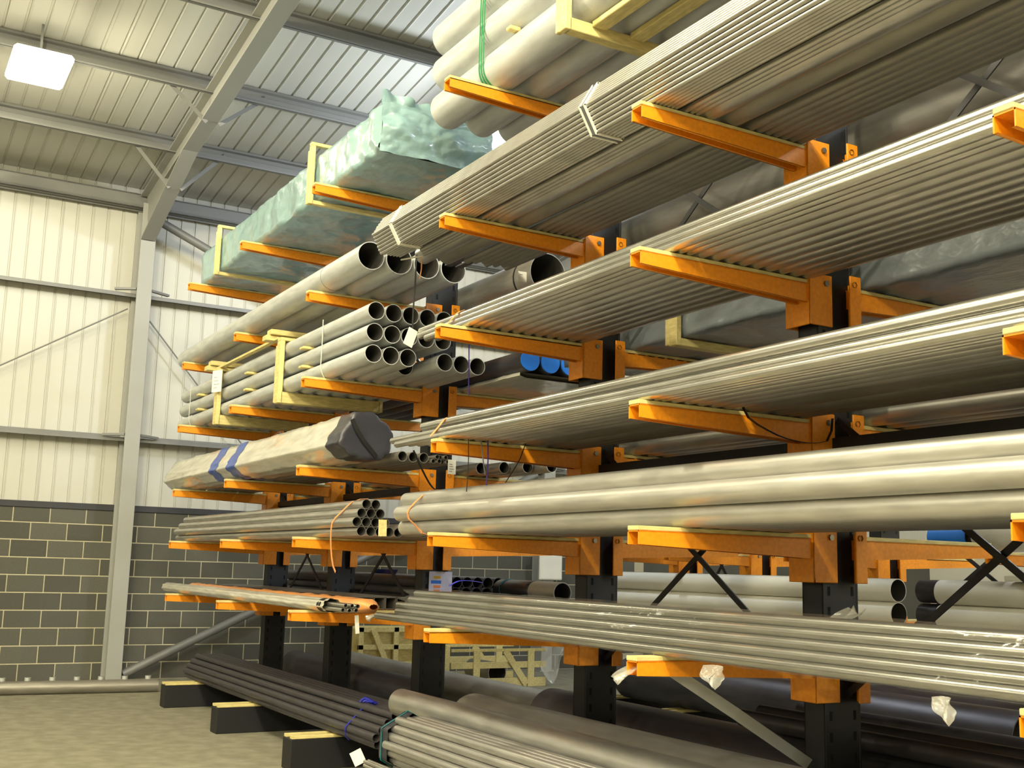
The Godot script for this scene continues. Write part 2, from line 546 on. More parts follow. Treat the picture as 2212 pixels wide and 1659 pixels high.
	tag(piece(b3.commit(), "sag_rod", M.galv), "thin diagonal rod across the ribbed wall left of the column", "rod")
	var b4 := nst()
	cord(b4, [Vector3(0.20, 4.85, -9.62), Vector3(1.6, 3.25, -9.62)], 0.010, 6)
	tag(piece(b4.commit(), "sag_rod", M.galv), "thin diagonal rod on the ribbed wall right of the column", "rod")

# ------------------------------------------------------------------ rack
func arm_mesh() -> ArrayMesh:
	var s := nst()
	var d0 := 0.062
	var d1 := 0.100
	var x1 := 1.08
	for zz in [0.0, -0.085]:
		var t := 0.006 if zz < -0.04 else -0.006
		var a := Vector3(0, 0, zz); var b := Vector3(x1, 0, zz); var c := Vector3(x1, -d1, zz); var d := Vector3(0, -d0, zz)
		var n := Vector3(0, 0, 1.0 if zz > -0.04 else -1.0)
		var o := Vector3(0, 0, t)
		quad(s, a, b, c, d, n)
		quad(s, a + o, b + o, c + o, d + o, -n)
		quad(s, d, c, c + o, d + o, Vector3.DOWN)
		quad(s, a, d, d + o, a + o, Vector3.LEFT)
		var lip := Vector3(0, 0, t * 3.0)
		quad(s, d, c, c + lip, d + lip, Vector3.DOWN)
	cbox(s, Vector3(0, -0.006, -0.085), Vector3(x1, 0, 0))
	return s.commit()

func bracket_mesh(x1: float) -> ArrayMesh:
	var s := nst()
	cbox(s, Vector3(1.055, -0.215, -0.155), Vector3(1.065, 0.03, 0.016), 0.003)
	cbox(s, Vector3(1.055, -0.215, 0.004), Vector3(x1, 0.055, 0.016), 0.003)
	cbox(s, Vector3(1.055, -0.215, -0.165), Vector3(x1, 0.055, -0.153), 0.003)
	return s.commit()

func bolt_mesh() -> ArrayMesh:
	var s := nst()
	var t := Transform3D(Basis.IDENTITY, Vector3(1.165, 0.008, 0.02))
	for k in 6:
		var p := Vector2.from_angle(TAU * k / 6) * 0.016
		var q := Vector2.from_angle(TAU * (k + 1) / 6) * 0.016
		var a := t * Vector3(p.x, p.y, 0.008); var b := t * Vector3(q.x, q.y, 0.008)
		tri(s, t * Vector3(0, 0, 0.008), a, b, Vector3.BACK, Vector3.BACK, Vector3.BACK)
		quad(s, a, b, b - Vector3(0, 0, 0.014), a - Vector3(0, 0, 0.014), Vector3(p.x + q.x, p.y + q.y, 0).normalized())
	return s.commit()

func rack(xo: float, cols: Array, label: String, main: bool) -> void:
	var r := thing("cantilever_rack", label, "rack", Vector3(xo, 0, 0))
	var am := arm_mesh(); var bk := bracket_mesh(1.212); var bk2 := bracket_mesh(1.132); var bo := bolt_mesh()
	var strip := box_mesh(Vector3(-0.004, 0.0, -0.082), Vector3(1.06, ST, -0.004), 0.003)
	var up := nst()
	cbox(up, Vector3(1.125, 0, -0.145), Vector3(1.137, 5.0, 0), 0.002)
	cbox(up, Vector3(1.353, 0, -0.145), Vector3(1.365, 5.0, 0), 0.002)
	cbox(up, Vector3(1.125, 0, -0.010), Vector3(1.365, 5.0, -0.002), 0.0)
	cbox(up, Vector3(1.125, 0, -0.143), Vector3(1.365, 5.0, -0.135), 0.0)
	var um := up.commit()
	var sl := nst()
	for k in 46:
		for x in [1.165, 1.325]:
			cbox(sl, Vector3(x - 0.009, 0.30 + 0.1 * k, -0.004), Vector3(x + 0.009, 0.345 + 0.1 * k, -0.001))
	var slm := sl.commit()
	var bm := nst()
	cbox(bm, Vector3(0.055, 0, -0.2), Vector3(2.49, 0.237, 0), 0.006)
	var basem := bm.commit()
	var bstrip := box_mesh(Vector3(0, 0, -0.05), Vector3(1.08, 0.026, 0), 0.003)
	for ci in cols.size():
		var z: float = cols[ci]
		piece(um, "upright", M.black, r, Vector3(0, 0, z))
		var u: Node3D = r.get_child(r.get_child_count() - 1)
		piece(slm, "slot_rows", M.slot, u)
		var b := piece(basem, "base", M.black, r, Vector3(0, 0, z))
		for zz in [-0.006, -0.144]:
			piece(bstrip, "timber_strip", M.pine2, b, Vector3(0.062, 0.237, zz))
			piece(bstrip, "timber_strip", M.pine2, b, Vector3(1.40, 0.237, zz))
		for lv in LV.size():
			if not main and lv > 3:
				continue
			for side in 2:
				var a := piece(am, "arm", M.orange, r, Vector3(0, LV[lv], z))
				piece(strip, "timber_strip", M.pine2, a)
				piece(bk if side == 0 else bk2, "bracket", M.orange, a)
				piece(bo, "bolt", M.bolt, a, Vector3.ZERO if side == 0 else Vector3(-0.06, 0, -0.187))
				if side == 1:
					a.rotation.y = PI
					a.position = Vector3(2.407, LV[lv], z - 0.085)
		# ties and cross braces to the next column away from the camera
		if ci + 1 < cols.size() and not (main and ci == 2):
			var z2: float = cols[ci + 1]
			var zm := (z + z2) / 2 - 0.07
			for yy in [2.255, 4.45]:
				var t := nst()
				cbox(t, Vector3(1.19, yy - 0.03, z2 + 0.0), Vector3(1.29, yy + 0.03, z - 0.145), 0.002)
				piece(t.commit(), "tie_beam", M.black, r)
			for yc in [1.70, 3.87]:
				var hz: float = (z - z2) / 2 - 0.08
				for sg in [-1.0, 1.0]:
					var t := nst()
					bar(t, Vector3(1.245 + 0.012 * sg, yc - 0.68 * sg, zm - hz), Vector3(1.245 + 0.012 * sg, yc + 0.68 * sg, zm + hz), 0.008, 0.034)
					piece(t.commit(), "cross_brace", M.black, r)
	# column nearer than the frame keeps the shelves going

# ------------------------------------------------------------------ pipes
func pipe(x: float, y: float, z0: float, z1: float, ro: float, wall: float, m: Material, label: String, group: String, called := "steel_pipe") -> MeshInstance3D:
	var seg := 14 if ro < 0.02 else (20 if ro < 0.06 else 32)
	var l := snappedf(z1 - z0, 0.01)
	var o := piece(tube_mesh(ro, maxf(ro - wall, 0.0), l, seg), called, m, self, Vector3(x, y, z0 + l / 2))
	tag(o, label, "pipe", group)
	return o

func batten(s: SurfaceTool, lo: Vector3, hi: Vector3) -> void:
	cbox(s, lo, hi, 0.004)

# U-shaped or closed timber frame round a load: posts at x, from y0 to y1, at z, reaching x1
func timber_frame(label: String, x: float, x1: float, y0: float, y1: float, z: float, w: float, bh: float, full := true) -> Node3D:
	var o := thing("timber_cradle", label, "cradle", Vector3(x, y0, z), "timber frames round the packs")
	var s := nst()
	batten(s, Vector3(-0.03, 0, -w / 2), Vector3(0.012, y1 - y0, w / 2))
	piece(s.commit(), "post", M.pine, o)
	s = nst()
	batten(s, Vector3(-0.026, 0.01, -w / 2 - 0.045), Vector3(0.010, y1 - y0 - 0.03, -w / 2 - 0.006))
	piece(s.commit(), "post", M.pine, o)
	s = nst()
	batten(s, Vector3(0.0, 0, -w / 2), Vector3(x1 - x, bh, w / 2))
	piece(s.commit(), "bottom_batten", M.pine2, o)
	s = nst()
	batten(s, Vector3(-0.03, y1 - y0, -w / 2), Vector3(x1 - x, y1 - y0 + 0.03, w / 2))
	piece(s.commit(), "top_batten", M.pine2, o)
	s = nst()
	batten(s, Vector3(x1 - x - 0.012, 0, -w / 2), Vector3(x1 - x + 0.03, y1 - y0, w / 2))
	piece(s.commit(), "post", M.pine, o)
	return o

func top_level_near() -> void:
	var y0: float = LV[5] + ST
	for row in 3:
		for k in 3:
			pipe(0.40 + 0.278 * k, y0 + 0.1365 + 0.277 * row, -0.86 + rng.randf() * 0.04 - 0.01 * row, 4.95, 0.1365, 0.008, M.matte,
				"wide beige pipe at top right, %s row, %s from the aisle" % [["bottom", "middle", "top"][row], ORD[k]], "wide beige pipes on the topmost right shelf", "beige_pipe")
	var f := timber_frame("pale timber frame round the wide beige pipes at the top of the picture", 0.215, 1.1, 4.655, 5.60, 1.06, 0.075, 0.075)
	for x in [0.20, 0.47, 0.74]:
		var s := nst()
		batten(s, Vector3(x - 0.05, 0.052, 0.04), Vector3(x + 0.05, 0.088, 3.6))
		piece(s.commit(), "runner", M.pine, f)
	for k in 2:
		var s := nst()
		cbox(s, Vector3(-0.02, -0.012, -0.03), Vector3(0.06, 0.014, 0.03), 0.005)
		tag(piece(s.commit(), "timber_wedge", M.pine, self, Vector3(0.282, y0 + 0.274 + 0.277 * k, 0.28)), "small timber wedge between the wide beige pipes, %s of two" % ["lower", "upper"][k], "wedge", "wedges between the wide beige pipes")

func level_five_near() -> void:
	var y0: float = LV[4] + ST
	var p := 0.0238
	var cx := 0.136
	var cy := y0 + p / 2 + 0.02061 * 6
	for j in range(-6, 7):
		var n: int = 13 - abs(j)
		for i in n:
			if not (abs(j) == 6 or i == 0 or i == n - 1):
				continue
			var face := "bottom face" if j == -6 else ("top face" if j == 6 else ("aisle side below its corner" if i == 0 and j < 0 else ("aisle side above its corner" if i == 0 else "rack side")))
			var nth: int = i if abs(j) == 6 else j + 6
			pipe(cx + (i - (n - 1) / 2.0) * p, cy + j * 0.02061, -1.17 + rng.randf() * 0.02, 4.95, p / 2 * 0.985, 0.0025, M.steel,
				"thin tube of the white-banded hexagonal bundle, %s, %s tube along it" % [face, ["first", "second", "third", "fourth", "fifth", "sixth", "seventh", "eighth", "ninth", "tenth", "eleventh", "twelfth", "thirteenth"][nth]], "thin tubes of the hexagonal bundle", "thin_tube")
	# two moulded bands round the bundle
	for b in 2:
		var z: float = [-0.83, 1.60][b]
		var o := thing("bundle_band", ["narrow pale band round the far end of the hexagonal tube bundle", "wide pale band with a grey centre round the hexagonal tube bundle"][b], "strap", Vector3(cx, cy, z), "bands round the hexagonal bundle")
		var rad := 0.0238 * 6 + 0.0138
		var pts := []
		for k in 7:
			var an := TAU * k / 6
			pts.append(Vector3(cos(an) * rad, sin(an) * rad, 0))
		var s := nst()
		ribbon(s, pts, 0.018 if b == 0 else 0.030, 0.003, Vector3.BACK)
		piece(s.commit(), "band_centre", M.strap_grey if b == 1 else M.strap_white, o)
		for e in [-1.0, 1.0]:
			var q := []
			for v in pts:
				q.append(v * 1.012 + Vector3(0, 0, e * (0.013 if b == 0 else 0.022)))
			s = nst()
			ribbon(s, q, 0.012, 0.009, Vector3.BACK)
			piece(s.commit(), "band_edge", M.strap_white, o)
	# the rest of the shelf, towards the uprights
	for k in 3:
		for row in 2:
			pipe(0.272 + 0.034 * k - 0.017 * row, y0 + 0.0165 + 0.0295 * row, -0.92 - 0.05 * k, 4.95, 0.0165, 0.003, M.steel, "slim tube beside the hexagonal bundle, %s layer, %s from it" % [["lower", "upper"][row], ["first", "second", "third"][k]], "slim tubes beside the hexagonal bundle", "thin_tube")
	pipe(0.425, y0 + 0.068, -1.22, 4.95, 0.068, 0.005, M.steel, "wide steel pipe on the fifth shelf up, first after the slim tubes", "wide pipes on the fifth shelf up")
	pipe(0.572, y0 + 0.078, -1.12, 4.95, 0.078, 0.005, M.grey, "wide steel pipe on the fifth shelf up, second after the slim tubes", "wide pipes on the fifth shelf up")
	for k in 7:
		pipe(0.690 + 0.056 * k, y0 + 0.027, -1.02 + 0.03 * (k % 3), 4.95, 0.027, 0.003, M.grey, "medium grey tube near the uprights, fifth shelf up, %s of seven" % ["first", "second", "third", "fourth", "fifth", "sixth", "seventh"][k], "medium tubes on the fifth shelf up", "grey_tube")
	for k in 2:
		var s := nst()
		cbox(s, Vector3(-0.03, 0, -1.35), Vector3(0.03, 0.012, 4.9), 0.001)
		tag(piece(s.commit(), "flat_bar", M.dark, self, Vector3(0.70 + 0.09 * k, y0 + 0.0545, 0)), "dark flat bar lying on the medium tubes, fifth shelf, %s one" % ["outer", "inner"][k], "bar", "flat bars on the fifth shelf up")

func level_four_near() -> void:
	var y0: float = LV[3] + ST
	var p := 0.0505
	for row in 3:
		for k in 3 - row:
			pipe(0.188 + p * k + p / 2 * row, y0 + p / 2 + 0.0437 * row, [-0.60, -0.76, -0.80][row] + 0.06 * k, 4.95, p / 2, 0.003, M.bright, "bright slim tube, fourth shelf up, %s row, %s from the aisle" % [["bottom", "middle", "top"][row], ORD[k]], "bright slim tubes on the fourth shelf up", "bright_tube")
	for k in 9:
		var xx := 0.366 + 0.0865 * k
		pipe(xx, y0 + 0.0425, -0.45 + 0.12 * sin(k * 2.1), 4.95, 0.0425, 0.004, M.steel, "steel tube in a flat row, fourth shelf up, %s after the slim tubes" % ["first", "second", "third", "fourth", "fifth", "sixth", "seventh", "eighth", "ninth"][k], "flat row of tubes on the fourth shelf up", "steel_tube")

func level_three_near() -> void:
	var y0: float = LV[2] + ST
	var r := 0.021
	var spots := [[0.052, 0.0, -0.72], [0.095, 0.0, -0.60], [0.138, 0.0, -0.55], [0.0735, 1.0, -0.84], [0.1165, 1.0, -0.70]]
	for i in spots.size():
		var q = spots[i]
		pipe(q[0], y0 + r + 0.0364 * q[1], q[2], 4.95, r, 0.003, M.bright, "bright slim tube at the outer edge of the third shelf up, %s" % ["lowest and outermost", "bottom row second", "bottom row third", "upper row outermost", "upper row second"][i], "bright slim tubes on the third shelf up", "bright_tube")
	pipe(0.112, y0 + 0.117, -0.43, 4.95, 0.030, 0.003, M.bright, "single thicker bright pipe lying on top of the slim tubes of the third shelf up", "")
	for k in 5:
		pipe(0.202 + 0.0795 * k, y0 + 0.039, -0.50 + 0.1 * sin(k * 1.7), 4.95, 0.039, 0.004, M.steel, "steel tube in a flat row, third shelf up, %s after bright tubes" % ["first", "second", "third", "fourth", "fifth"][k], "flat row of tubes on the third shelf up", "steel_tube")
	pipe(0.695, y0 + 0.125, -0.9, 4.95, 0.125, 0.006, M.grey, "thick dull pipe on the third shelf up near the uprights", "")
	for k in 3:
		pipe(0.86 + 0.074 * k, y0 + 0.036, -0.7 + 0.1 * k, 4.95, 0.036, 0.004, M.grey, "dull tube on the third shelf up behind the thick pipe, %s" % ["outer", "middle", "inner"][k], "dull tubes behind the thick pipe", "grey_tube")

func level_two_near() -> void:
	var y0: float = LV[1] + ST
	var r := 0.054
	for row in 3:
		for k in [7, 6, 5][row]:
			pipe([0.272, 0.218, 0.272][row] + 2 * r * k, y0 + r + 0.0936 * row, [-1.01, -0.98, -0.99][row] + 0.05 * (k % 3), 4.95, r, 0.005, M.satin, "bright pipe at mid height, second shelf up, %s row, %s from aisle" % [["bottom", "middle", "top"][row], ORD[k]], "bright pipes on the second shelf up", "bright_pipe")

func level_one_near() -> void:
	var y0: float = LV[0] + ST
	var r := 0.0235
	for row in 5:
		for k in [11, 9, 7, 5, 3][row]:
			pipe(0.150 + 2 * r * k + r * row, y0 + r + 0.0407 * row, [-1.15, -0.86, -0.90, -0.76, -0.72][row] + 0.07 * (k % 3) + 0.03 * k, 4.95, r, 0.003, M.polished, "bright tube in the plastic-wrapped stack, lowest shelf, %s row, %s from aisle" % [["bottom", "second", "third", "fourth", "top"][row], ORD[k]], "tubes of the wrapped stack on the lowest shelf", "bright_tube")
	for k in 6:
		pipe(0.755 + 0.062 * k, y0 + 0.0305, -1.05 + 0.08 * (k % 2), 4.95, 0.030, 0.003, M.dark, "dark tube on the lowest shelf, %s behind the wrapped stack" % ["first", "second", "third", "fourth", "fifth", "sixth"][k], "dark tubes on the lowest shelf", "dark_tube")
	pipe(0.83, y0 + 0.09, -1.30, 2.2, 0.030, 0.003, M.grey, "single tube lying on the dark tubes of the lowest shelf, tied with black straps", "")
	# clear film draped over the wrapped stack
	var n := FastNoiseLite.new()
	n.seed = 11
	n.frequency = 1.6
	n.fractal_octaves = 3
	var rows := []
	for i in 110:
		var z0 := -0.72 + 5.55 * i / 109.0
		var line := []
		for k in 26:
			var t := k / 25.0
			var z := z0 + maxf(0.0, 1.0 - i / 12.0) * 0.35 * n.get_noise_2d(k * 0.12, 3.0)
			var q: Vector2
			if t < 0.2:
				q = Vector2(0.24, 1.214).lerp(Vector2(0.118, 1.226), t / 0.2)
			elif t < 0.75:
				q = Vector2(0.118, 1.228).lerp(Vector2(0.214, 1.424), (t - 0.2) / 0.55)
			else:
				q = Vector2(0.214, 1.430).lerp(Vector2(0.36, 1.440), (t - 0.75) / 0.25)
			var w := n.get_noise_3d(z * 2.0, q.y * 9.0, q.x * 9.0)
			var v := n.get_noise_3d(z * 5.0 + 40.0, q.y * 14.0, q.x * 5.0)
			var off := 0.003 + 0.006 * w + 0.004 * v
			line.append(Vector3(q.x - off * 0.9, q.y + off * (0.9 if t > 0.3 else -1.4), z))
		rows.append(line)
	tag(piece(skin(rows, false).commit(), "plastic_wrap", M.clear), "clear crinkled plastic wrap over the tubes on the lowest shelf", "plastic wrap")
	# torn ends of the film
	var tears := [[Vector3(0.10, 1.215, 2.02), Vector3(-0.05, 1.12, 2.0), 0.12, "torn scrap of clear film hanging beside the lowest arm tip"], [Vector3(0.10, 1.22, 2.48), Vector3(0.06, 1.15, 2.52), 0.18, "torn scrap of clear film hanging under the wrapped tubes"], [Vector3(0.14, 1.255, -1.16), Vector3(0.13, 1.22, -1.26), 0.14, "gathered end of clear film at the far end of the wrapped tubes"], [Vector3(0.50, 1.40, 2.75), Vector3(0.60, 1.46, 2.80), 0.16, "loose puff of clear film on top of the wrapped tubes"], [Vector3(0.11, 1.215, 3.62), Vector3(0.08, 1.15, 3.66), 0.10, "torn scrap of clear film hanging at lower right"]]
	for tr in tears:
		var rr := []
		for i in 9:
			var t := i / 8.0
			var line := []
			for k in 9:
				var u := k / 8.0 - 0.5
				var q: Vector3 = tr[0].lerp(tr[1], t)
				line.append(q + Vector3(0.022 * sin(u * 9.0 + t * 4.0), 0.02 * cos(u * 13.0) * t - 0.02 * absf(u), u * tr[2] * (1.0 - 0.55 * t)))
			rr.append(line)
		tag(piece(skin(rr, false).commit(), "plastic_scrap", M.haze_film), tr[3], "plastic scrap", "scraps of clear film")
	# grey strap slanting from the lowest arm to the floor
	var s := nst()
	ribbon(s, [Vector3(0.13, 1.212, 2.02), Vector3(0.60, 0.95, 2.05), Vector3(1.05, 0.70, 2.05)], 0.055, 0.004, Vector3(0.4, 0.7, 0.3))
	tag(piece(s.commit(), "hanging_strap", M.paint), "pale grey flat strap slanting down from the lowest arm to the black upright", "strap")

func floor_level() -> void:
	var y0 := 0.265
	# far bundle of dull purple-grey tubes
	var p := 0.062
	var counts := [7, 8, 7, 6, 5]
	for row in 5:
		var n: int = counts[row]
		for k in n:
			pipe([0.422, 0.394, 0.424, 0.456, 0.498][row] + k * p, y0 + p / 2 + 0.0537 * row, -7.15 + 0.03 * row + 0.03 * (k % 2), -1.66 - 0.03 * (k % 3) + 0.03 * row, p / 2, 0.004, M.dark, "dull grey tube in the bundle at floor level, %s row, %s from aisle" % [["bottom", "second", "middle", "fourth", "top"][row], ORD[k]], "dull tubes on the bases", "dull_tube")
	# near hexagonal bundle with a black wrapped end
	p = 0.0565
	counts = [4, 5, 6, 7, 6, 5, 4]
	for row in 7:
		var n: int = counts[row]
		for k in n:
			if k > 0 and k < n - 1 and row > 0 and row < 6:
				continue
			pipe(0.262 + (k - (n - 1) / 2.0) * p, y0 + p / 2 + 0.0489 * row, -0.78, 4.95, p / 2 * 0.985, 0.003, M.pale, "bright tube of the black-ended floor bundle, %s row, %s from the aisle" % [["bottom", "second", "third", "middle", "fifth", "sixth", "top"][row], ORD[k]], "tubes of the black-ended floor bundle", "bright_tube")
	var cap := thing("wrapped_bundle_end", "black wrapped end of the bright hexagonal bundle on the floor bases", "wrapping", Vector3(0.262, y0 + 0.175, -0.84))
	var rows := []
	for i in 6:
		var z: float = [-0.07, -0.065, -0.03, 0.02, 0.06, 0.10][i]
		var rad: float = [0.02, 0.165, 0.186, 0.190, 0.188, 0.187][i]
		var line := []
		for k in 36:
			var an := TAU * k / 36
			var hexr := rad / cos(fposmod(an + PI / 6, PI / 3) - PI / 6) * 0.90
			line.append(Vector3(cos(an) * hexr * 1.05, sin(an) * hexr * 1.0, z + 0.006 * sin(an * 7)))
		rows.append(line)
	piece(skin(rows, true).commit(), "black_film", M.black_film, cap)
	var s := nst()
	var pts := []
	for k in 37:
		var an := TAU * k / 36
		var hexr := 0.193 / cos(fposmod(an + PI / 6, PI / 3) - PI / 6) * 0.905
		pts.append(Vector3(cos(an) * hexr * 1.05, sin(an) * hexr, 0.015))
	cord(s, pts, 0.004, 6)
	piece(s.commit(), "teal_cord", M.teal_tape, cap)
	# big pipe in front and dull one behind it
	pipe(0.50, 0.615, -1.46, 4.95, 0.098, 0.006, M.pale, "thick bright dented pipe lying in front at the bottom of the picture", "", "thick_pipe")
	pipe(0.84, 0.515, -0.98, 4.95, 0.205, 0.008, M.grey, "thick dull pipe on the floor bases behind the bright dented pipe", "", "thick_pipe")
	for z in [0.0, 2.09, 4.0]:
		s = nst()
		cbox(s, Vector3(0.66, y0 - 0.002, z - 0.16), Vector3(1.04, 0.312, z - 0.04), 0.004)
		tag(piece(s.commit(), "timber_bolster", M.pine2), "timber bolster under the thick dull pipe on the %s base" % ("far" if z < 1 else ("middle" if z < 3 else "near")), "timber", "bolsters under the thick dull pipe")
	# small bundle below with a white tag
	for k in 4:
		pipe(0.052 + 0.028 * (k % 2) , 0.276 + 0.025 * (k / 2), -1.02, 4.95, 0.012, 0.002, M.steel, "thin rod at the very bottom of the picture, %s of four" % ["lower outer", "lower inner", "upper outer", "upper inner"][k], "thin rods on the base", "thin_rod")
	# floor pipe along the wall with stubs
	var fp := thing("drilled_pipe", "pale pipe with a row of round stubs lying along the foot of the wall", "pipe", Vector3(-2.4, 0.078, -8.38))
	var m := piece(tube_mesh(0.078, 0.07, 5.6, 28), "pipe_body", M.grey, fp)
	m.rotation.y = PI / 2 - 0.07
	m.position = Vector3(-0.05, 0, 0)
	for k in 20:
		var st := piece(tube_mesh(0.036, 0.026, 0.05, 14), "stub", M.matte, fp, Vector3(-2.5 + 0.27 * k, 0.09, -0.02 + (2.5 - 0.27 * k) * -0.07))
		st.rotation.x = PI / 2

# ------------------------------------------------------------------ far half of the rack
func far_loads() -> void:
	teal_pack()
	# level five: wide pipes
	var y5: float = LV[4] + ST
	for k in 4:
		pipe(0.165 + 0.235 * k, y5 + 0.110, -7.15 + 0.03 * k, -1.60, 0.110, 0.006, M.matte, "wide beige pipe with an open end below the teal pack, %s from the aisle" % ORD[k], "wide open pipes on the far fifth shelf up", "open_pipe")
	var s := nst()
	var pts := []
	for k in 33:
		var an := TAU * k / 32
		pts.append(Vector3(0.165 + cos(an) * 0.1108, y5 + 0.110 + sin(an) * 0.1108, -2.40))
	cord(s, pts, 0.0018, 5)
	tag(piece(s.commit(), "pipe_band", M.strap_grey), "thin dark band round the outermost wide pipe under the teal pack", "band")
	# level four: three rows with spacers, in timber frames
	var y4: float = LV[3] + ST
	for row in 3:
		for k in ([7, 5, 5][row]):
			var z1 := -1.58 + 0.012 * row
			var x: float = 0.212 + 0.1435 * k + (0.03 if k > 3 and row == 0 else 0.0)
			if row == 0 and k == 3:
				z1 = -1.95
			pipe(x, y4 + 0.070 + 0.164 * row, -7.30 + 0.04 * row, z1, 0.070, 0.005, M.matte, "open-ended pipe in the timber-framed stack, %s row, %s from the aisle" % [["bottom", "middle", "top"][row], ORD[k]], "pipes of the timber-framed stack", "open_pipe")
	for fi in 2:
		var z: float = [-3.50, -5.50][fi]
		timber_frame(["near pale timber frame round the open-ended pipe stack", "far pale timber frame round the open-ended pipe stack"][fi], 0.125, 1.08, 2.995, 3.56, z, 0.10, 0.10)
		var o := thing("timber_batten_stack", ["near pair of timber battens on top of the open-ended pipe stack", "far pair of timber battens on top of the open-ended pipe stack"][fi], "timber", Vector3(0, 3.592, z), "battens on the pipe stack")
		s = nst(); batten(s, Vector3(0.03, 0.0, -0.30), Vector3(1.05, 0.05, -0.18)); piece(s.commit(), "batten", M.pine2, o)
		s = nst(); batten(s, Vector3(0.06, 0.052, -0.26), Vector3(1.05, 0.10, -0.14)); piece(s.commit(), "batten", M.pine2, o)
	s = nst()
	bar(s, Vector3(0.13, 3.603, -3.6), Vector3(0.13, 3.603, -5.6), 0.05, 0.02)
	tag(piece(s.commit(), "timber_lath", M.pine), "thin timber lath lying lengthwise on the open-ended pipe stack", "timber")
	for z in [-2.95, -4.55, -6.35]:
		for row in 2:
			s = nst()
			cbox(s, Vector3(0.115, 0, -0.05), Vector3(0.98, 0.024, 0.05), 0.006)
			tag(piece(s.commit(), "timber_spacer", M.pine2, self, Vector3(0, y4 + 0.140 + 0.164 * row, z)), "timber spacer between the open-ended pipes, %s gap, %s set" % [["lower", "upper"][row], ("nearest" if z > -3 else ("middle" if z > -5 else "farthest"))], "timber", "spacers in the pipe stack")
	wrapped_bundle()
	# level three: small open pipes behind the wrapped bundle
	var y3: float = LV[2] + ST
	for k in 3:
		pipe(0.505 + 0.09 * k, y3 + 0.040, -7.0, -1.62, 0.040, 0.004, M.grey, "small open pipe beside the black cap of the wrapped bundle, %s from it" % ["first", "second", "third"][k], "small open pipes on the far third shelf up", "open_pipe")
	for k in 8:
		pipe(0.758 + 0.037 * (k % 5) + 0.018 * (k / 5), y3 + 0.018 + 0.032 * (k / 5), -6.8, -1.60 + 0.03 * (k % 2), 0.018, 0.003, M.grey, "very small open tube, far third shelf, %s row, %s along" % [["lower", "upper"][k / 5], ["first", "second", "third", "fourth", "fifth"][k % 5]], "very small open tubes", "thin_tube")
	# level two: hexagonal heap of open pipes
	var y2: float = LV[1] + ST
	var r := 0.0365
	var xs := [0.190, 0.152, 0.186, 0.222]
	for row in 4:
		for k in [5, 4, 3, 2][row]:
			pipe(xs[row] + 0.0745 * k, y2 + r + 0.0665 * row, -7.05 + 0.06 * row, -1.60, r, 0.003, M.steel, "open pipe in the orange-strapped heap, %s row, %s from the aisle" % [["bottom", "second", "third", "top"][row], ORD[k]], "heap of open pipes on the far second shelf up", "open_pipe")
	for k in 5:
		pipe(0.58 + 0.11 * k, y2 + 0.054, -7.0, -1.35 + 0.05 * k, 0.054, 0.004, M.grey, "dull pipe behind the orange-strapped heap, %s from it" % ["first", "second", "third", "fourth", "fifth"][k], "dull pipes behind the heap")
	# level one: thin tubes in clear film, orange film, dark box sections
	var y1: float = LV[0] + ST
	var n := FastNoiseLite.new()
	n.seed = 5
	n.frequency = 2.0
	var b := thing("wrapped_tube_bundle", "bundle of thin tubes in clear film on the lowest far shelf", "pipe bundle", Vector3(0.185, y1 + 0.052, 0))
	var rows := []
	for i in 60:
		var z := -7.35 + 5.25 * i / 59.0
		var line := []
		for k in 28:
			var an := TAU * k / 28
			var rad := 0.052 + 0.006 * n.get_noise_3d(cos(an) * 2, sin(an) * 2, z * 2) + 0.0035 * sin(an * 8)
			line.append(Vector3(cos(an) * rad * 1.45, maxf(sin(an) * rad, -0.0515), z))
		rows.append(line)
	piece(skin(rows, true).commit(), "film_wrap", M.film, b)
	var ti := 0
	for q in [[-0.04, -0.02], [0.0, -0.022], [0.04, -0.02], [-0.02, 0.012], [0.02, 0.012], [0.05, 0.01]]:
		piece(tube_mesh(0.0165, 0.013, 0.42, 14), "tube_end", M.bright, b, Vector3(q[0], q[1], -1.98 + 0.03 * (ti % 3)))
		ti += 1
	s = nst()
	for k in 2:
		pts = []
		for j in 29:
			var an := TAU * j / 28
			pts.append(Vector3(cos(an) * 0.0535 * 1.45, maxf(sin(an) * 0.0535, -0.0515), -2.22 + 0.045 * k))
		ribbon(s, pts, 0.03, 0.002, Vector3.BACK)
	piece(s.commit(), "black_tape", M.strap_black, b)
	rows = []
	for i in 50:
		var z := -7.0 + 5.2 * i / 49.0
		var line := []
		for k in 20:
			var an := TAU * k / 20
			var rad := 0.05 * (1.0 + 0.28 * n.get_noise_3d(cos(an) + 9.0, sin(an), z * 2)) * (0.35 if i == 49 else 1.0)
			line.append(Vector3(0.40 + cos(an) * rad * 1.9, maxf(y1 + 0.055 + sin(an) * rad * 1.1, y1 + 0.002), z))
		rows.append(line)
	tag(piece(skin(rows, true).commit(), "orange_wrapped_bundle", M.orange_film), "bundle in crumpled orange film behind the thin clear-wrapped tubes", "pipe bundle")
	for k in 5:
		s = nst()
		var x := 0.60 + 0.105 * k
		for e in [[0, 0, 0.1, 0.005], [0, 0.095, 0.1, 0.1], [0, 0, 0.005, 0.1], [0.095, 0, 0.1, 0.1]]:
			cbox(s, Vector3(x + e[0], y1 + e[1], -7.2), Vector3(x + e[2], y1 + e[3], -2.75), 0.0)
		tag(piece(s.commit(), "square_tube", M.grey), "dull square steel tube on the lowest far shelf, %s from the aisle" % ORD[k], "pipe", "dull square tubes")

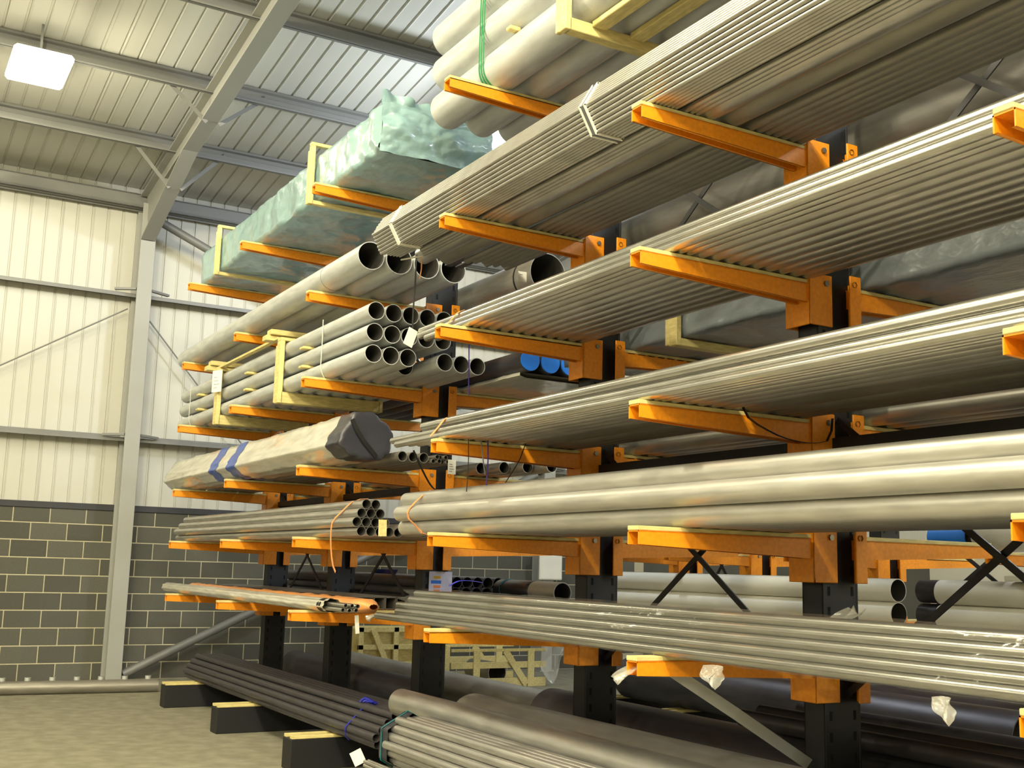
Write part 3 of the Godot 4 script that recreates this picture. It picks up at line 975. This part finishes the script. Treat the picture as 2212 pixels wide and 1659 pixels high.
func teal_pack() -> void:
	var y0: float = LV[5] + ST
	var o := thing("wrapped_pack", "large pack in glossy teal plastic film on the topmost far shelf", "pack", Vector3(0, 0, 0))
	var n := FastNoiseLite.new()
	n.seed = 21
	n.frequency = 1.0
	n.fractal_octaves = 4
	var prof := []                       # round the pack, starting at its lower aisle edge and going up
	var x0 := 0.165; var x1 := 1.12; var ya := y0 + 0.001; var yb := 5.15
	for k in 14: prof.append([Vector2(x0, lerpf(ya + 0.03, yb - 0.03, k / 13.0)), Vector2(-1, 0)])
	for k in 18: prof.append([Vector2(lerpf(x0 + 0.03, x1 - 0.03, k / 17.0), yb), Vector2(0, 1)])
	for k in 8: prof.append([Vector2(x1, lerpf(yb - 0.03, ya + 0.03, k / 7.0)), Vector2(1, 0)])
	for k in 18: prof.append([Vector2(lerpf(x1 - 0.03, x0 + 0.03, k / 17.0), ya), Vector2(0, -1)])
	var rows := []
	for i in 130:
		var z := -7.05 + 5.52 * i / 129.0
		var line := []
		for q in prof:
			var pt: Vector2 = q[0]; var nr: Vector2 = q[1]
			var fold := n.get_noise_3d(pt.x * 3.0, pt.y * 1.2, z * 2.4) * 0.030
			var fine := n.get_noise_3d(pt.x * 9.0 + 30.0, pt.y * 5.0, z * 9.0) * 0.012
			var near := clampf((z + 2.6) / 1.0, 0.0, 1.0)
			var crease := near * 0.030 * sin(z * 26.0 + pt.y * 9.0 + 3.0 * n.get_noise_2d(z * 2.0, pt.y * 4.0)) * (1.0 if nr.x < -0.5 else 0.3)
			var d := fold + fine + crease * 0.5
			if nr.y < -0.5:
				d = minf(fold + fine, 0.0) * 1.0
			if nr.y > 0.5:
				d += -0.05 * sin((pt.x - x0) / (x1 - x0) * PI) * 0.3
			pt += nr * d
			if z < -6.8:
				pt = pt.lerp(Vector2(0.6, 4.92), clampf((-6.8 - z) / 0.6, 0, 0.5))
			line.append(Vector3(pt.x, pt.y, z))
		rows.append(line)
	piece(skin(rows, true).commit(), "film_cover", M.teal, o)
	# near end: folded film, drawn in, with two flaps standing up
	rows = []
	for i in 22:
		var v := i / 21.0
		var line := []
		for k in 34:
			var u := k / 33.0
			var x := lerpf(x0 - 0.005, x1, u)
			var y := lerpf(ya, yb + 0.01, v)
			var ang := atan2(1.02 - v, u * 1.6 + 0.05)
			var z := -1.535 + 0.05 * sin(v * PI) + 0.06 * n.get_noise_3d(u * 2.5, v * 2.0, 4.0) + 0.022 * (1.0 - absf(sin(ang * 7.0 + 2.0 * n.get_noise_2d(u * 2.0, v * 2.0)))) * minf(1.0, u * 4.0)
			line.append(Vector3(x, y - 0.03 * u * v, z))
		rows.append(line)
	piece(skin(rows, false).commit(), "end_film", M.teal, o)
	rows = []
	for i in 12:
		var v := i / 11.0
		var line := []
		for k in 40:
			var u := k / 39.0
			var x := lerpf(x0 - 0.005, x1 - 0.1, u)
			var top := (0.085 * absf(sin(u * 7.5 + 0.9)) + 0.04) * (1.0 - 0.6 * u)
			line.append(Vector3(x, yb - 0.01 + v * top, -1.52 - 0.05 * v * sin(u * 17.0) + 0.035 * sin(u * 30.0) * v))
		rows.append(line)
	piece(skin(rows, false).commit(), "end_flap", M.teal, o)
	for fi in 2:
		var z: float = [-2.96, -5.92][fi]
		timber_frame(["near pale timber frame round the teal wrapped pack", "far pale timber frame round the teal wrapped pack"][fi], 0.130, 1.16, 4.700, 5.235, z, 0.055, 0.035)

func wrapped_bundle() -> void:
	var prof := [Vector2(0.20, 2.373), Vector2(0.10, 2.395), Vector2(0.0, 2.475), Vector2(0.03, 2.56), Vector2(0.125, 2.715), Vector2(0.28, 2.728), Vector2(0.40, 2.64), Vector2(0.448, 2.565), Vector2(0.42, 2.44), Vector2(0.35, 2.378)]
	var n := FastNoiseLite.new()
	n.seed = 31
	n.frequency = 1.2
	n.fractal_octaves = 3
	var o := thing("wrapped_bundle", "eight-sided bundle in cloudy plastic with blue tape and a black cap", "pipe bundle", Vector3.ZERO)
	var ring := func(z: float, grow: float, shrink: float) -> Array:
		var line := []
		var c := Vector2(0.225, 2.55)
		for k in prof.size():
			for e in 4:
				var t := e / 4.0
				var a: Vector2 = prof[k]; var b: Vector2 = prof[(k + 1) % prof.size()]
				var q := a.lerp(b, t)
				q += (q - c).normalized() * (grow + 0.012 * n.get_noise_3d(q.x * 5.0, q.y * 5.0, z * 1.5) + 0.006 * n.get_noise_3d(q.x * 12.0, q.y * 12.0, z * 7.0) - (0.008 if e == 2 else 0.0))
				q = c + (q - c) * shrink
				line.append(Vector3(q.x, maxf(q.y, 2.3735), z))
		return line
	var rows := []
	for i in 90:
		var z := -7.35 + 5.45 * i / 89.0
		rows.append(ring.call(z, 0.0, 1.0 if i > 2 else 0.82 + 0.06 * i))
	piece(skin(rows, true).commit(), "film_wrap", M.film, o)
	for b in 2:
		rows = []
		for i in 8:
			rows.append(ring.call([-5.25, -4.62][b] + 0.28 * i / 7.0, 0.003, 1.0))
		piece(skin(rows, true).commit(), "blue_tape", M.blue_tape, o)
	rows = []
	for i in 7:
		rows.append(ring.call(-1.93 + 0.25 * i / 6.0, 0.006, 1.0))
	for sh in [0.97, 0.8, 0.5, 0.2, 0.01]:
		rows.append(ring.call(-1.675 + 0.01 * sh, 0.006, sh))
	piece(skin(rows, true).commit(), "black_cap", M.black_film, o)
	# the split in the cap: a torn black flap standing proud of the near face
	var s := nst()
	ribbon(s, [Vector3(0.10, 2.66, -1.655), Vector3(0.14, 2.58, -1.645), Vector3(0.20, 2.50, -1.645), Vector3(0.30, 2.40, -1.65)], 0.03, 0.012, Vector3(0.8, 0.5, 0.2))
	piece(s.commit(), "torn_edge", M.slot, o)

# ------------------------------------------------------------------ far side of the rack
func rear_loads() -> void:
	var y5: float = LV[4] + ST
	pipe(1.66, y5 + 0.17, -2.95, -1.45, 0.17, 0.007, M.grey, "short thick pipe with a dark band on the rear fifth shelf up", "", "short_pipe")
	var s := nst()
	var pts := []
	for k in 33:
		var an := TAU * k / 32
		pts.append(Vector3(1.66 + cos(an) * 0.171, y5 + 0.17 + sin(an) * 0.171, -1.72))
	ribbon(s, pts, 0.02, 0.003, Vector3.BACK)
	tag(piece(s.commit(), "pipe_band", M.strap_black), "black band round the short thick pipe on the rear fifth shelf up", "band")
	for k in 2:
		pipe(1.66 + 0.36 * k, y5 + 0.165, -0.75, 4.95, 0.165, 0.007, M.mid, "thick dull pipe on the rear fifth shelf up behind the cross braces, %s one" % ["nearer", "farther"][k], "thick pipes on the rear fifth shelf up", "thick_pipe")
	# rear fourth shelf up: a second film-wrapped pack, capped pipes
	var y4: float = LV[3] + ST
	var n := FastNoiseLite.new()
	n.seed = 41
	n.frequency = 1.3
	n.fractal_octaves = 4
	var o := thing("wrapped_pack", "grey-blue film-wrapped pack on the rear fourth shelf up behind the black uprights", "pack")
	var rows := []
	for i in 70:
		var z := -0.95 + 5.9 * i / 69.0
		var line := []
		for k in 40:
			var t := k / 40.0
			var q: Vector2; var nr: Vector2
			if t < 0.25: q = Vector2(1.47, lerpf(y4, 3.52, t * 4)); nr = Vector2(-1, 0)
			elif t < 0.5: q = Vector2(lerpf(1.47, 2.38, t * 4 - 1), 3.52); nr = Vector2(0, 1)
			elif t < 0.75: q = Vector2(2.38, lerpf(3.52, y4, t * 4 - 2)); nr = Vector2(1, 0)
			else: q = Vector2(lerpf(2.38, 1.47, t * 4 - 3), y4); nr = Vector2(0, -1)
			var d := 0.035 * n.get_noise_3d(q.x * 3.0, q.y * 3.0, z * 2.0) + 0.012 * n.get_noise_3d(q.x * 11.0, q.y * 11.0, z * 8.0)
			if nr.y < -0.5: d = minf(d, 0.0)
			if i == 0 or i == 69: q = q.lerp(Vector2(1.9, 3.3), 0.95)
			line.append(Vector3(q.x + nr.x * d, maxf(q.y + nr.y * d, y4 + 0.001), z))
		rows.append(line)
	piece(skin(rows, true).commit(), "film_cover", M.grey_film, o)
	timber_frame("dark shaded timber frame round the grey-blue pack on the rear arms", 1.44, 2.40, 3.04, 3.56, 0.52, 0.08, 0.05)
	rows = []
	for i in 30:
		var z := -3.4 + 1.95 * i / 29.0
		var line := []
		for k in 24:
			var t := k / 24.0
			var q: Vector2
			if t < 0.4: q = Vector2(lerpf(1.42, 2.35, t / 0.4), y4 + 0.045)
			elif t < 0.5: q = Vector2(2.35, y4 + 0.02)
			elif t < 0.9: q = Vector2(lerpf(2.35, 1.42, (t - 0.5) / 0.4), y4 + 0.001)
			else: q = Vector2(1.42, y4 + 0.02)
			line.append(Vector3(q.x, maxf(q.y + 0.010 * n.get_noise_3d(q.x * 6.0, q.y, z * 6.0), y4 + 0.001), z))
		rows.append(line)
	tag(piece(skin(rows, true).commit(), "wrapped_flat_pack", M.film), "flat film-wrapped pack under the blue-capped pipes on the rear fourth shelf up", "pack")
	for k in 4:
		var x := 1.49 + 0.19 * k
		var po := thing("capped_pipe", "grey pipe with a bright blue end cap, %s from the upright" % ["first", "second", "third", "fourth"][k], "pipe", Vector3(x, y4 + 0.142, 0), "blue-capped pipes")
		piece(tube_mesh(0.09, 0.083, 5.4, 28), "pipe_body", M.dark, po, Vector3(0, 0, -1.42 - 2.7))
		piece(tube_mesh(0.086, 0.0, 0.02, 28), "blue_cap", M.blue_cap, po, Vector3(0, 0, -1.418))
	# rear third shelf up
	var y3: float = LV[2] + ST
	for k in 4:
		pipe(1.50 + 0.13 * k, y3 + 0.06, -0.9 + 0.04 * k, 4.95, 0.06, 0.004, M.steel, "pale pipe on the rear third shelf up, %s behind the uprights" % ["first", "second", "third", "fourth"][k], "pale pipes on the rear third shelf up")
	for k in 4:
		pipe(1.50 + 0.11 * k, y3 + 0.05, -6.9, -2.2 + 0.2 * k, 0.05, 0.004, M.steel, "grey pipe, rear third shelf, far end, %s from the uprights" % ["first", "second", "third", "fourth"][k], "grey pipes on the far rear third shelf up")
	# rear lowest shelf
	var y1: float = LV[0] + ST
	for row in 3:
		for k in 6:
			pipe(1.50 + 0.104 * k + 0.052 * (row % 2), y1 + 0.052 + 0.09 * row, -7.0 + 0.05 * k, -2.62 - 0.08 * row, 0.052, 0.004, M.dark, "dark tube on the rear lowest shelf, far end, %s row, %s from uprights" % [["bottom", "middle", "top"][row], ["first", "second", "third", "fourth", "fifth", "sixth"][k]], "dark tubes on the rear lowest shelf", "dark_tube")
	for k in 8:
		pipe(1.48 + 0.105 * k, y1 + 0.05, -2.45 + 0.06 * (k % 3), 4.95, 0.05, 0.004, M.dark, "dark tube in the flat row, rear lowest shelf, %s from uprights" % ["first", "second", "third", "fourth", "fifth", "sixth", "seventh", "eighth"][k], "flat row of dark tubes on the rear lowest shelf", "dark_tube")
	rows = []
	for i in 10:
		var line := []
		for k in 10:
			line.append(Vector3(1.49 + 0.16 * i / 9.0 - 0.03 * sin(k * 1.3), 1.26 + 0.29 * i / 9.0, -4.75 + 0.055 * k + 0.07 * i / 9.0 + 0.012 * sin(i * 2.0)))
		rows.append(line)
	tag(piece(skin(rows, false).commit(), "blue_sheet", M.blue_sheet), "dark blue plastic sheet hanging over the dark stacked tubes between the far uprights", "plastic sheet")
	# rear floor level
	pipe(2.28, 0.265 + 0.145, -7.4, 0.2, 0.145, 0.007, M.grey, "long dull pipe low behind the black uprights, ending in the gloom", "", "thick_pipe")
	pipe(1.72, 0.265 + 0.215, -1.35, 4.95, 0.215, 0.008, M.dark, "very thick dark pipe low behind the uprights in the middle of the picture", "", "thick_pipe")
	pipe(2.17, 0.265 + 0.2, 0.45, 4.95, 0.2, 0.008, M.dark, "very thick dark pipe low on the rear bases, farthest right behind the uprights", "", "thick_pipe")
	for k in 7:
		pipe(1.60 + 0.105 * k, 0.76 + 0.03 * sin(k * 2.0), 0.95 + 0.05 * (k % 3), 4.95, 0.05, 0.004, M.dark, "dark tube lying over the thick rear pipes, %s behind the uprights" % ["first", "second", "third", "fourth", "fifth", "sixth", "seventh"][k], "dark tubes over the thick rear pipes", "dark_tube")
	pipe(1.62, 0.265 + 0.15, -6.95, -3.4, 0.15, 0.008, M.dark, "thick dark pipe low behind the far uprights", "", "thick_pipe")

# ------------------------------------------------------------------ beyond the rack
func background() -> void:
	var y1: float = LV[0] + ST
	var y2: float = LV[1] + ST
	for q in [[-4.6, -0.12, "far"], [0.30, 4.6, "near"]]:
		for row in 2:
			pipe(4.16, y1 + 0.092 + 0.184 * row, q[0], q[1], 0.092, 0.006, M.white, "pale pipe on the second rack, lowest shelf, %s end, %s of two" % [q[2], ["lower", "upper"][row]], "pale pipes on the second rack", "pale_pipe")
	for row in 2:
		pipe(4.36, y1 + 0.092 + 0.184 * row, -0.05, 0.28, 0.09, 0.006, M.dark, "short dark pipe on the lowest shelf of the second rack, %s one" % ["lower", "upper"][row], "short dark pipes on the second rack", "short_pipe")
	pipe(4.10, y2 + 0.13, 0.72, 4.6, 0.13, 0.006, M.white, "thick white pipe on the second shelf of the second rack", "", "white_pipe")
	pipe(4.12, y2 + 0.11, 0.30, 0.64, 0.11, 0.006, M.blue_cap, "blue pipe end on the second shelf of the second rack", "", "blue_pipe")
	for k in 4:
		pipe(4.12 + 0.09 * k, y2 + 0.04, -4.4, -0.1 + 0.07 * k, 0.04, 0.004, M.steel, "small pipe on the second shelf of the second rack, %s from the aisle" % ORD[k], "small pipes on the second rack")
	for k in 3:
		pipe(4.30 + 0.44 * k, 0.265 + 0.21, -3.9, 0.9 + 0.5 * k, 0.21, 0.008, M.dark, "thick dark pipe at floor level under the second rack, %s from the aisle" % ORD[k], "thick dark pipes under the second rack", "thick_pipe")
	var s := nst()
	cbox(s, Vector3(4.02, y1 + 0.37, 0.95), Vector3(4.28, y1 + 0.41, 4.4), 0.004)
	tag(piece(s.commit(), "paper_pack", M.white), "white printed pack lying on the pale pipe of the second rack", "pack")
	# timber crates on the floor by the wall
	var c := thing("timber_crate", "pale open timber crate standing on the floor near the back wall", "crate", Vector3(4.75, 0, -7.5))
	var boards := [[-0.76, 0.47, 0.72, 0.51, "rail"], [-0.76, 0.25, 0.72, 0.335, "rail"], [-0.76, 0.03, 0.72, 0.12, "rail"], [-0.43, 0.0, -0.33, 0.49, "stile"], [0.42, 0.0, 0.52, 0.49, "stile"]]
	for zz in [0.0, -0.9]:
		for b in boards:
			s = nst()
			var st: float = 0.02 if b[4] == "stile" else 0.0
			cbox(s, Vector3(b[0], b[1], zz - 0.02 + st), Vector3(b[2], b[3], zz + st), 0.003)
			piece(s.commit(), b[4], M.pine, c)
		s = nst()
		bar(s, Vector3(0.06, 0.48, zz + 0.012), Vector3(0.40, 0.03, zz + 0.012), 0.02, 0.09, Vector3(1, 1, 0))
		piece(s.commit(), "diagonal_board", M.pine, c)
	for k in 3:
		s = nst()
		cbox(s, Vector3(-0.76, 0.0, -0.9 + 0.4 * k), Vector3(0.72, 0.03, -0.8 + 0.4 * k), 0.003)
		piece(s.commit(), "floor_board", M.pine2, c)
	pipe(4.75, 0.18, -8.3, -7.6, 0.14, 0.01, M.grey, "grey pipe piece lying inside the open timber crate", "", "pipe_piece")
	var d := thing("timber_crate", "taller pale timber crate half hidden behind the fourth black upright", "crate", Vector3(3.0, 0, -7.5))
	for b in [[-0.35, 0.52, 0.75, 0.58], [-0.35, 0.30, 0.75, 0.36], [-0.35, 0.03, 0.75, 0.10], [0.14, 0.0, 0.21, 0.80], [-0.35, 0.0, -0.28, 0.80], [-0.35, 0.74, 0.75, 0.80]]:
		s = nst()
		cbox(s, Vector3(b[0], b[1], -0.02), Vector3(b[2], b[3], 0.02), 0.003)
		piece(s.commit(), "rail" if b[2] - b[0] > 0.5 else "stile", M.pine, d)
	s = nst()
	bar(s, Vector3(-0.16, 0.78, 0.03), Vector3(0.06, 0.32, 0.03), 0.02, 0.07, Vector3(1, 0.5, 0))
	piece(s.commit(), "diagonal_board", M.pine, d)
	s = nst()
	cbox(s, Vector3(-0.33, 0.1, -0.75), Vector3(0.73, 0.78, -0.05), 0.01)
	piece(s.commit(), "packed_board", M.pine2, d)
	# white film hung over the crate end
	var rows := []
	for i in 12:
		var line := []
		for k in 12:
			var u := k / 11.0; var v := i / 11.0
			line.append(Vector3(5.35 + 0.45 * u + 0.03 * sin(v * 9), 0.56 - v * (0.30 + 0.22 * sin(u * 5.0)), -7.42 + 0.06 * sin(u * 9.0 + v * 5.0)))
		rows.append(line)
	tag(piece(skin(rows, false).commit(), "plastic_sheet", M.haze_film), "cloudy plastic sheet draped over the right end of the open crate", "plastic sheet")
	# white board on the block wall
	s = nst()
	cbox(s, Vector3(-0.21, -0.205, 0), Vector3(0.21, 0.205, 0.05), 0.012)
	var wb := thing("wall_cabinet", "white cabinet fixed on the far steel column, seen between the uprights", "cabinet", Vector3(6.67, 1.63, -9.385))
	piece(s.commit(), "cabinet_body", M.white, wb)
	s = nst()
	cbox(s, Vector3(-0.19, -0.185, 0.05), Vector3(0.19, 0.185, 0.056), 0.003)
	piece(s.commit(), "cabinet_door", M.white, wb)
	# black-wrapped bundle and cut pipe on the floor stack beyond
	var be := thing("wrapped_bundle", "black-wrapped bundle end with a teal tape line between the third and fourth uprights", "pipe bundle", Vector3(1.95, y1 + 0.188, -1.95))
	var cap := []
	for i in 5:
		var line := []
		for k in 24:
			var an := TAU * k / 24
			var rad: float = [0.02, 0.092, 0.10, 0.10, 0.02][i]
			line.append(Vector3(cos(an) * rad, sin(an) * rad * 0.85, [0.0, 0.0, -0.1, -0.62, -0.62][i]))
		cap.append(line)
	piece(skin(cap, true).commit(), "black_film", M.black_film, be)
	s = nst()
	var pts := []
	for k in 25:
		var an := TAU * k / 24
		pts.append(Vector3(cos(an) * 0.102, sin(an) * 0.087, -0.50))
	cord(s, pts, 0.006, 5)
	piece(s.commit(), "teal_cord", M.teal_tape, be)
	pipe(1.86, y1 + 0.187, -1.85, -1.45, 0.085, 0.008, M.grey, "short cut grey pipe on the rear lowest shelf beside the black-wrapped bundle", "", "pipe_piece")

# ------------------------------------------------------------------ straps and tags
func strap(pts: Array, w: float, m: Material, label: String, group := "", side := Vector3.BACK, n := 12) -> void:
	var s := nst()
	ribbon(s, curve(pts, n), w, 0.0025, side)
	tag(piece(s.commit(), "strap", m), label, "strap", group)

func paper(at: Vector3, w: float, h: float, label: String, yaw := 0.0, roll := 0.0, lines := 3, m: Material = null) -> void:
	var o := thing("paper_tag", label, "tag", at, "tags tied to the pipes")
	o.rotation = Vector3(0, yaw, roll)
	var s := nst()
	cbox(s, Vector3(-w / 2, -h / 2, -0.001), Vector3(w / 2, h / 2, 0.001))
	piece(s.commit(), "tag_card", m if m else M.white, o)
	if lines > 0:
		s = nst()
		for k in lines:
			cbox(s, Vector3(-w * 0.32, h * (0.18 - 0.16 * k) - 0.002, 0.001), Vector3(w * (0.05 + 0.1 * (k % 3)), h * (0.18 - 0.16 * k) + 0.002, 0.0016))
		piece(s.commit(), "tag_print", M.ink, o)

func straps_and_tags() -> void:
	var y6: float = LV[5] + ST
	for k in 3:
		var z := -0.10 + 0.028 * k
		var gp := [Vector3(0.262, 5.60, z), Vector3(0.259, 5.30, z), Vector3(0.259, 5.02, z)]
		for j in 11:
			var an := PI + j * PI / 2 / 10
			gp.append(Vector3(0.40 + cos(an) * 0.1405, y6 + 0.1365 + sin(an) * 0.1395, z))
		var gs := nst()
		ribbon(gs, gp, 0.013, 0.0025, Vector3.BACK)
		tag(piece(gs.commit(), "strap", M.green), "thin green strap round the wide beige pipes at the top, %s of three" % ["left", "middle", "right"][k], "strap", "green straps round the wide beige pipes")
	strap([Vector3(0.135, 3.58, -2.50), Vector3(0.137, 3.35, -2.50), Vector3(0.137, 3.17, -2.50), Vector3(0.17, 3.10, -2.50)], 0.014, M.strap_white, "thin white strap down the timber-framed pipe stack near its open ends", "white straps on the timber-framed stack")
	strap([Vector3(0.135, 3.58, -6.75), Vector3(0.137, 3.35, -6.75), Vector3(0.137, 3.17, -6.75), Vector3(0.17, 3.10, -6.75)], 0.014, M.strap_white, "thin white strap down the timber-framed pipe stack at its far end", "white straps on the timber-framed stack")
	strap([Vector3(0.30, 2.085, -1.76), Vector3(0.20, 2.065, -1.80), Vector3(0.136, 1.965, -1.92), Vector3(0.112, 1.90, -2.0), Vector3(0.12, 1.76, -2.03), Vector3(0.13, 1.60, -2.0), Vector3(0.14, 1.53, -1.95)], 0.022, M.strap_orange, "long orange strap round the open pipe heap with its tail hanging down")
	strap([Vector3(0.36, 2.100, -0.62), Vector3(0.272, 2.097, -0.62), Vector3(0.222, 2.060, -0.64), Vector3(0.172, 1.99, -0.70), Vector3(0.160, 1.945, -0.74), Vector3(0.172, 1.90, -0.74), Vector3(0.212, 1.855, -0.70), Vector3(0.225, 1.815, -0.66), Vector3(0.262, 1.796, -0.62)], 0.022, M.strap_orange, "orange strap round the bright pipes at mid height on the second shelf up")
	strap([Vector3(0.25, 3.246, -0.18), Vector3(0.215, 3.23, -0.19), Vector3(0.187, 3.19, -0.22), Vector3(0.162, 3.14, -0.26), Vector3(0.165, 3.11, -0.28)], 0.022, M.strap_orange, "short orange strap round the slim tubes on the fourth shelf up")
	strap([Vector3(0.12, 2.520, -0.06), Vector3(0.084, 2.505, -0.07), Vector3(0.055, 2.45, -0.11), Vector3(0.032, 2.40, -0.16)], 0.022, M.strap_orange, "short orange strap round the bright tubes on the third shelf up")
	strap([Vector3(0.315, 3.84, -1.1), Vector3(0.31, 3.67, -1.09), Vector3(0.308, 3.46, -1.1), Vector3(0.312, 3.19, -1.11)], 0.024, M.strap_black, "black strap hanging in front of the open pipe ends")
	strap([Vector3(0.345, 3.82, -1.08), Vector3(0.345, 3.74, -1.07), Vector3(0.338, 3.66, -1.08)], 0.016, M.strap_orange, "short orange strap end hanging before the wide open pipes")
	strap([Vector3(0.72, 3.205, -1.0), Vector3(0.725, 3.05, -1.0), Vector3(0.73, 2.83, -1.0)], 0.013, M.strap_purple, "purple strap hanging in front of the third upright")
	strap([Vector3(0.54, 2.45, -1.5), Vector3(0.60, 2.33, -1.49), Vector3(0.70, 2.19, -1.5), Vector3(0.80, 2.13, -1.5)], 0.028, M.strap_black, "black strap slanting down by the hanging white tag")
	strap([Vector3(0.118, 2.36, 0.19), Vector3(0.118, 2.22, 0.2), Vector3(0.112, 2.04, 0.2)], 0.008, M.strap_black, "thin black strap end hanging under the third shelf up, leftmost", "strap ends under the third shelf up")
	strap([Vector3(0.205, 2.36, 0.19), Vector3(0.216, 2.25, 0.2), Vector3(0.235, 2.15, 0.2)], 0.012, M.strap_grey, "grey strap end hanging under the third shelf up, second from left", "strap ends under the third shelf up")
	strap([Vector3(0.252, 2.36, 0.19), Vector3(0.252, 2.24, 0.2), Vector3(0.243, 2.04, 0.2)], 0.013, M.strap_purple, "purple strap end hanging under the third shelf up", "strap ends under the third shelf up")
	strap([Vector3(0.52, 2.36, 0.19), Vector3(0.465, 2.24, 0.2), Vector3(0.357, 2.08, 0.2)], 0.009, M.strap_black, "thin black strap end hanging slantwise under the third shelf up", "strap ends under the third shelf up")
	strap([Vector3(0.55, 2.44, 2.14), Vector3(0.62, 2.34, 2.12), Vector3(0.80, 2.27, 2.12), Vector3(1.02, 2.245, 2.12), Vector3(1.14, 2.27, 2.13), Vector3(1.17, 2.38, 2.13)], 0.016, M.strap_black, "black strap looped over the face of the third arm in the middle right")
	strap([Vector3(0.53, 0.535, -2.10), Vector3(0.47, 0.50, -2.10), Vector3(0.41, 0.43, -2.12), Vector3(0.358, 0.36, -2.14), Vector3(0.375, 0.29, -2.16), Vector3(0.40, 0.262, -2.16)], 0.02, M.strap_blue, "blue tie round the dull tubes on the floor bases")
	var s := nst()
	for k in 4:
		cord(s, curve([Vector3(0.47 + 0.012 * k, 0.545 + 0.004 * k, -2.14 + 0.03 * k), Vector3(0.50 + 0.02 * k, 0.575 - 0.01 * k, -2.12 + 0.03 * k), Vector3(0.54 - 0.01 * k, 0.55, -2.02 + 0.01 * k)], 6), 0.010)
	tag(piece(s.commit(), "strap_knot", M.strap_blue), "knotted blue strap end on top of the dull floor tubes", "strap")
	strap([Vector3(0.80, 1.34, -0.62), Vector3(0.83, 1.346, -0.60), Vector3(0.865, 1.33, -0.60), Vector3(0.87, 1.28, -0.60)], 0.03, M.strap_black, "black strap round the single tube above the wrapped stack, far one", "black straps on the single tube")
	strap([Vector3(0.80, 1.34, -0.12), Vector3(0.83, 1.346, -0.10), Vector3(0.865, 1.33, -0.10), Vector3(0.87, 1.28, -0.10)], 0.03, M.strap_black, "black strap round the single tube above the wrapped stack, near one", "black straps on the single tube")
	strap([Vector3(0.23, 1.475, -0.22), Vector3(0.26, 1.505, -0.15), Vector3(0.30, 1.51, -0.08), Vector3(0.36, 1.50, -0.02)], 0.016, M.strap_blue, "dark blue strap slanting over the wrapped stack near its far end")
	s = nst()
	cord(s, curve([Vector3(0.20, 3.79, -1.12), Vector3(0.25, 3.80, -1.08), Vector3(0.32, 3.812, -1.0)], 6), 0.006)
	tag(piece(s.commit(), "strap_end", M.strap_white), "stiff white strap end poking out below the hexagonal bundle", "strap")
	paper(Vector3(0.185, 3.168, -0.86), 0.075, 0.13, "white paper tag at the far end of the slim tubes on the fourth shelf up", 0.1, -0.35, 0)
	paper(Vector3(0.897, 2.352, -1.56), 0.072, 0.112, "white paper tag hanging before the third upright", 0.1, 0.0, 4)
	paper(Vector3(0.273, 1.150, -1.80), 0.035, 0.135, "narrow white tag hanging from the thin wrapped tubes", 0.2, 0.12, 0)
	paper(Vector3(0.035, 0.315, -1.10), 0.085, 0.095, "white tag on the thin rods at the bottom of the picture", -0.7, 0.5, 0)
	paper(Vector3(1.14, 3.775, -0.97), 0.075, 0.08, "white square tag under the medium tubes of the fifth shelf up", 0.0, 0.03, 1)
	paper(Vector3(0.150, 1.848, -1.12), 0.062, 0.115, "plain wooden tag before the open pipe heap", 0.0, 0.02, 0, M.pine)
	paper(Vector3(0.072, 3.44, -5.42), 0.16, 0.23, "white paper label on the far timber frame of the pipe stack", -1.2, 0.0, 4)
	var sg := thing("notice_sign", "white notice with yellow, blue and orange bars on the black upright", "sign", Vector3(1.29, 1.455, -2.478))
	s = nst(); cbox(s, Vector3(-0.108, -0.095, 0), Vector3(0.108, 0.095, 0.004)); piece(s.commit(), "sign_panel", M.sign_paper, sg)
	s = nst(); cbox(s, Vector3(-0.065, 0.035, 0.004), Vector3(0.0, 0.057, 0.0055)); piece(s.commit(), "yellow_bar", M.sign_yellow, sg)
	s = nst(); cbox(s, Vector3(-0.09, -0.005, 0.004), Vector3(0.005, 0.021, 0.0055)); piece(s.commit(), "blue_bar", M.sign_blue, sg)
	s = nst(); cbox(s, Vector3(-0.065, -0.042, 0.004), Vector3(0.0, -0.020, 0.0055)); piece(s.commit(), "orange_bar", M.sign_orange, sg)
	s = nst(); cbox(s, Vector3(-0.065, -0.075, 0.004), Vector3(-0.005, -0.055, 0.0055)); piece(s.commit(), "orange_bar", M.sign_orange, sg)
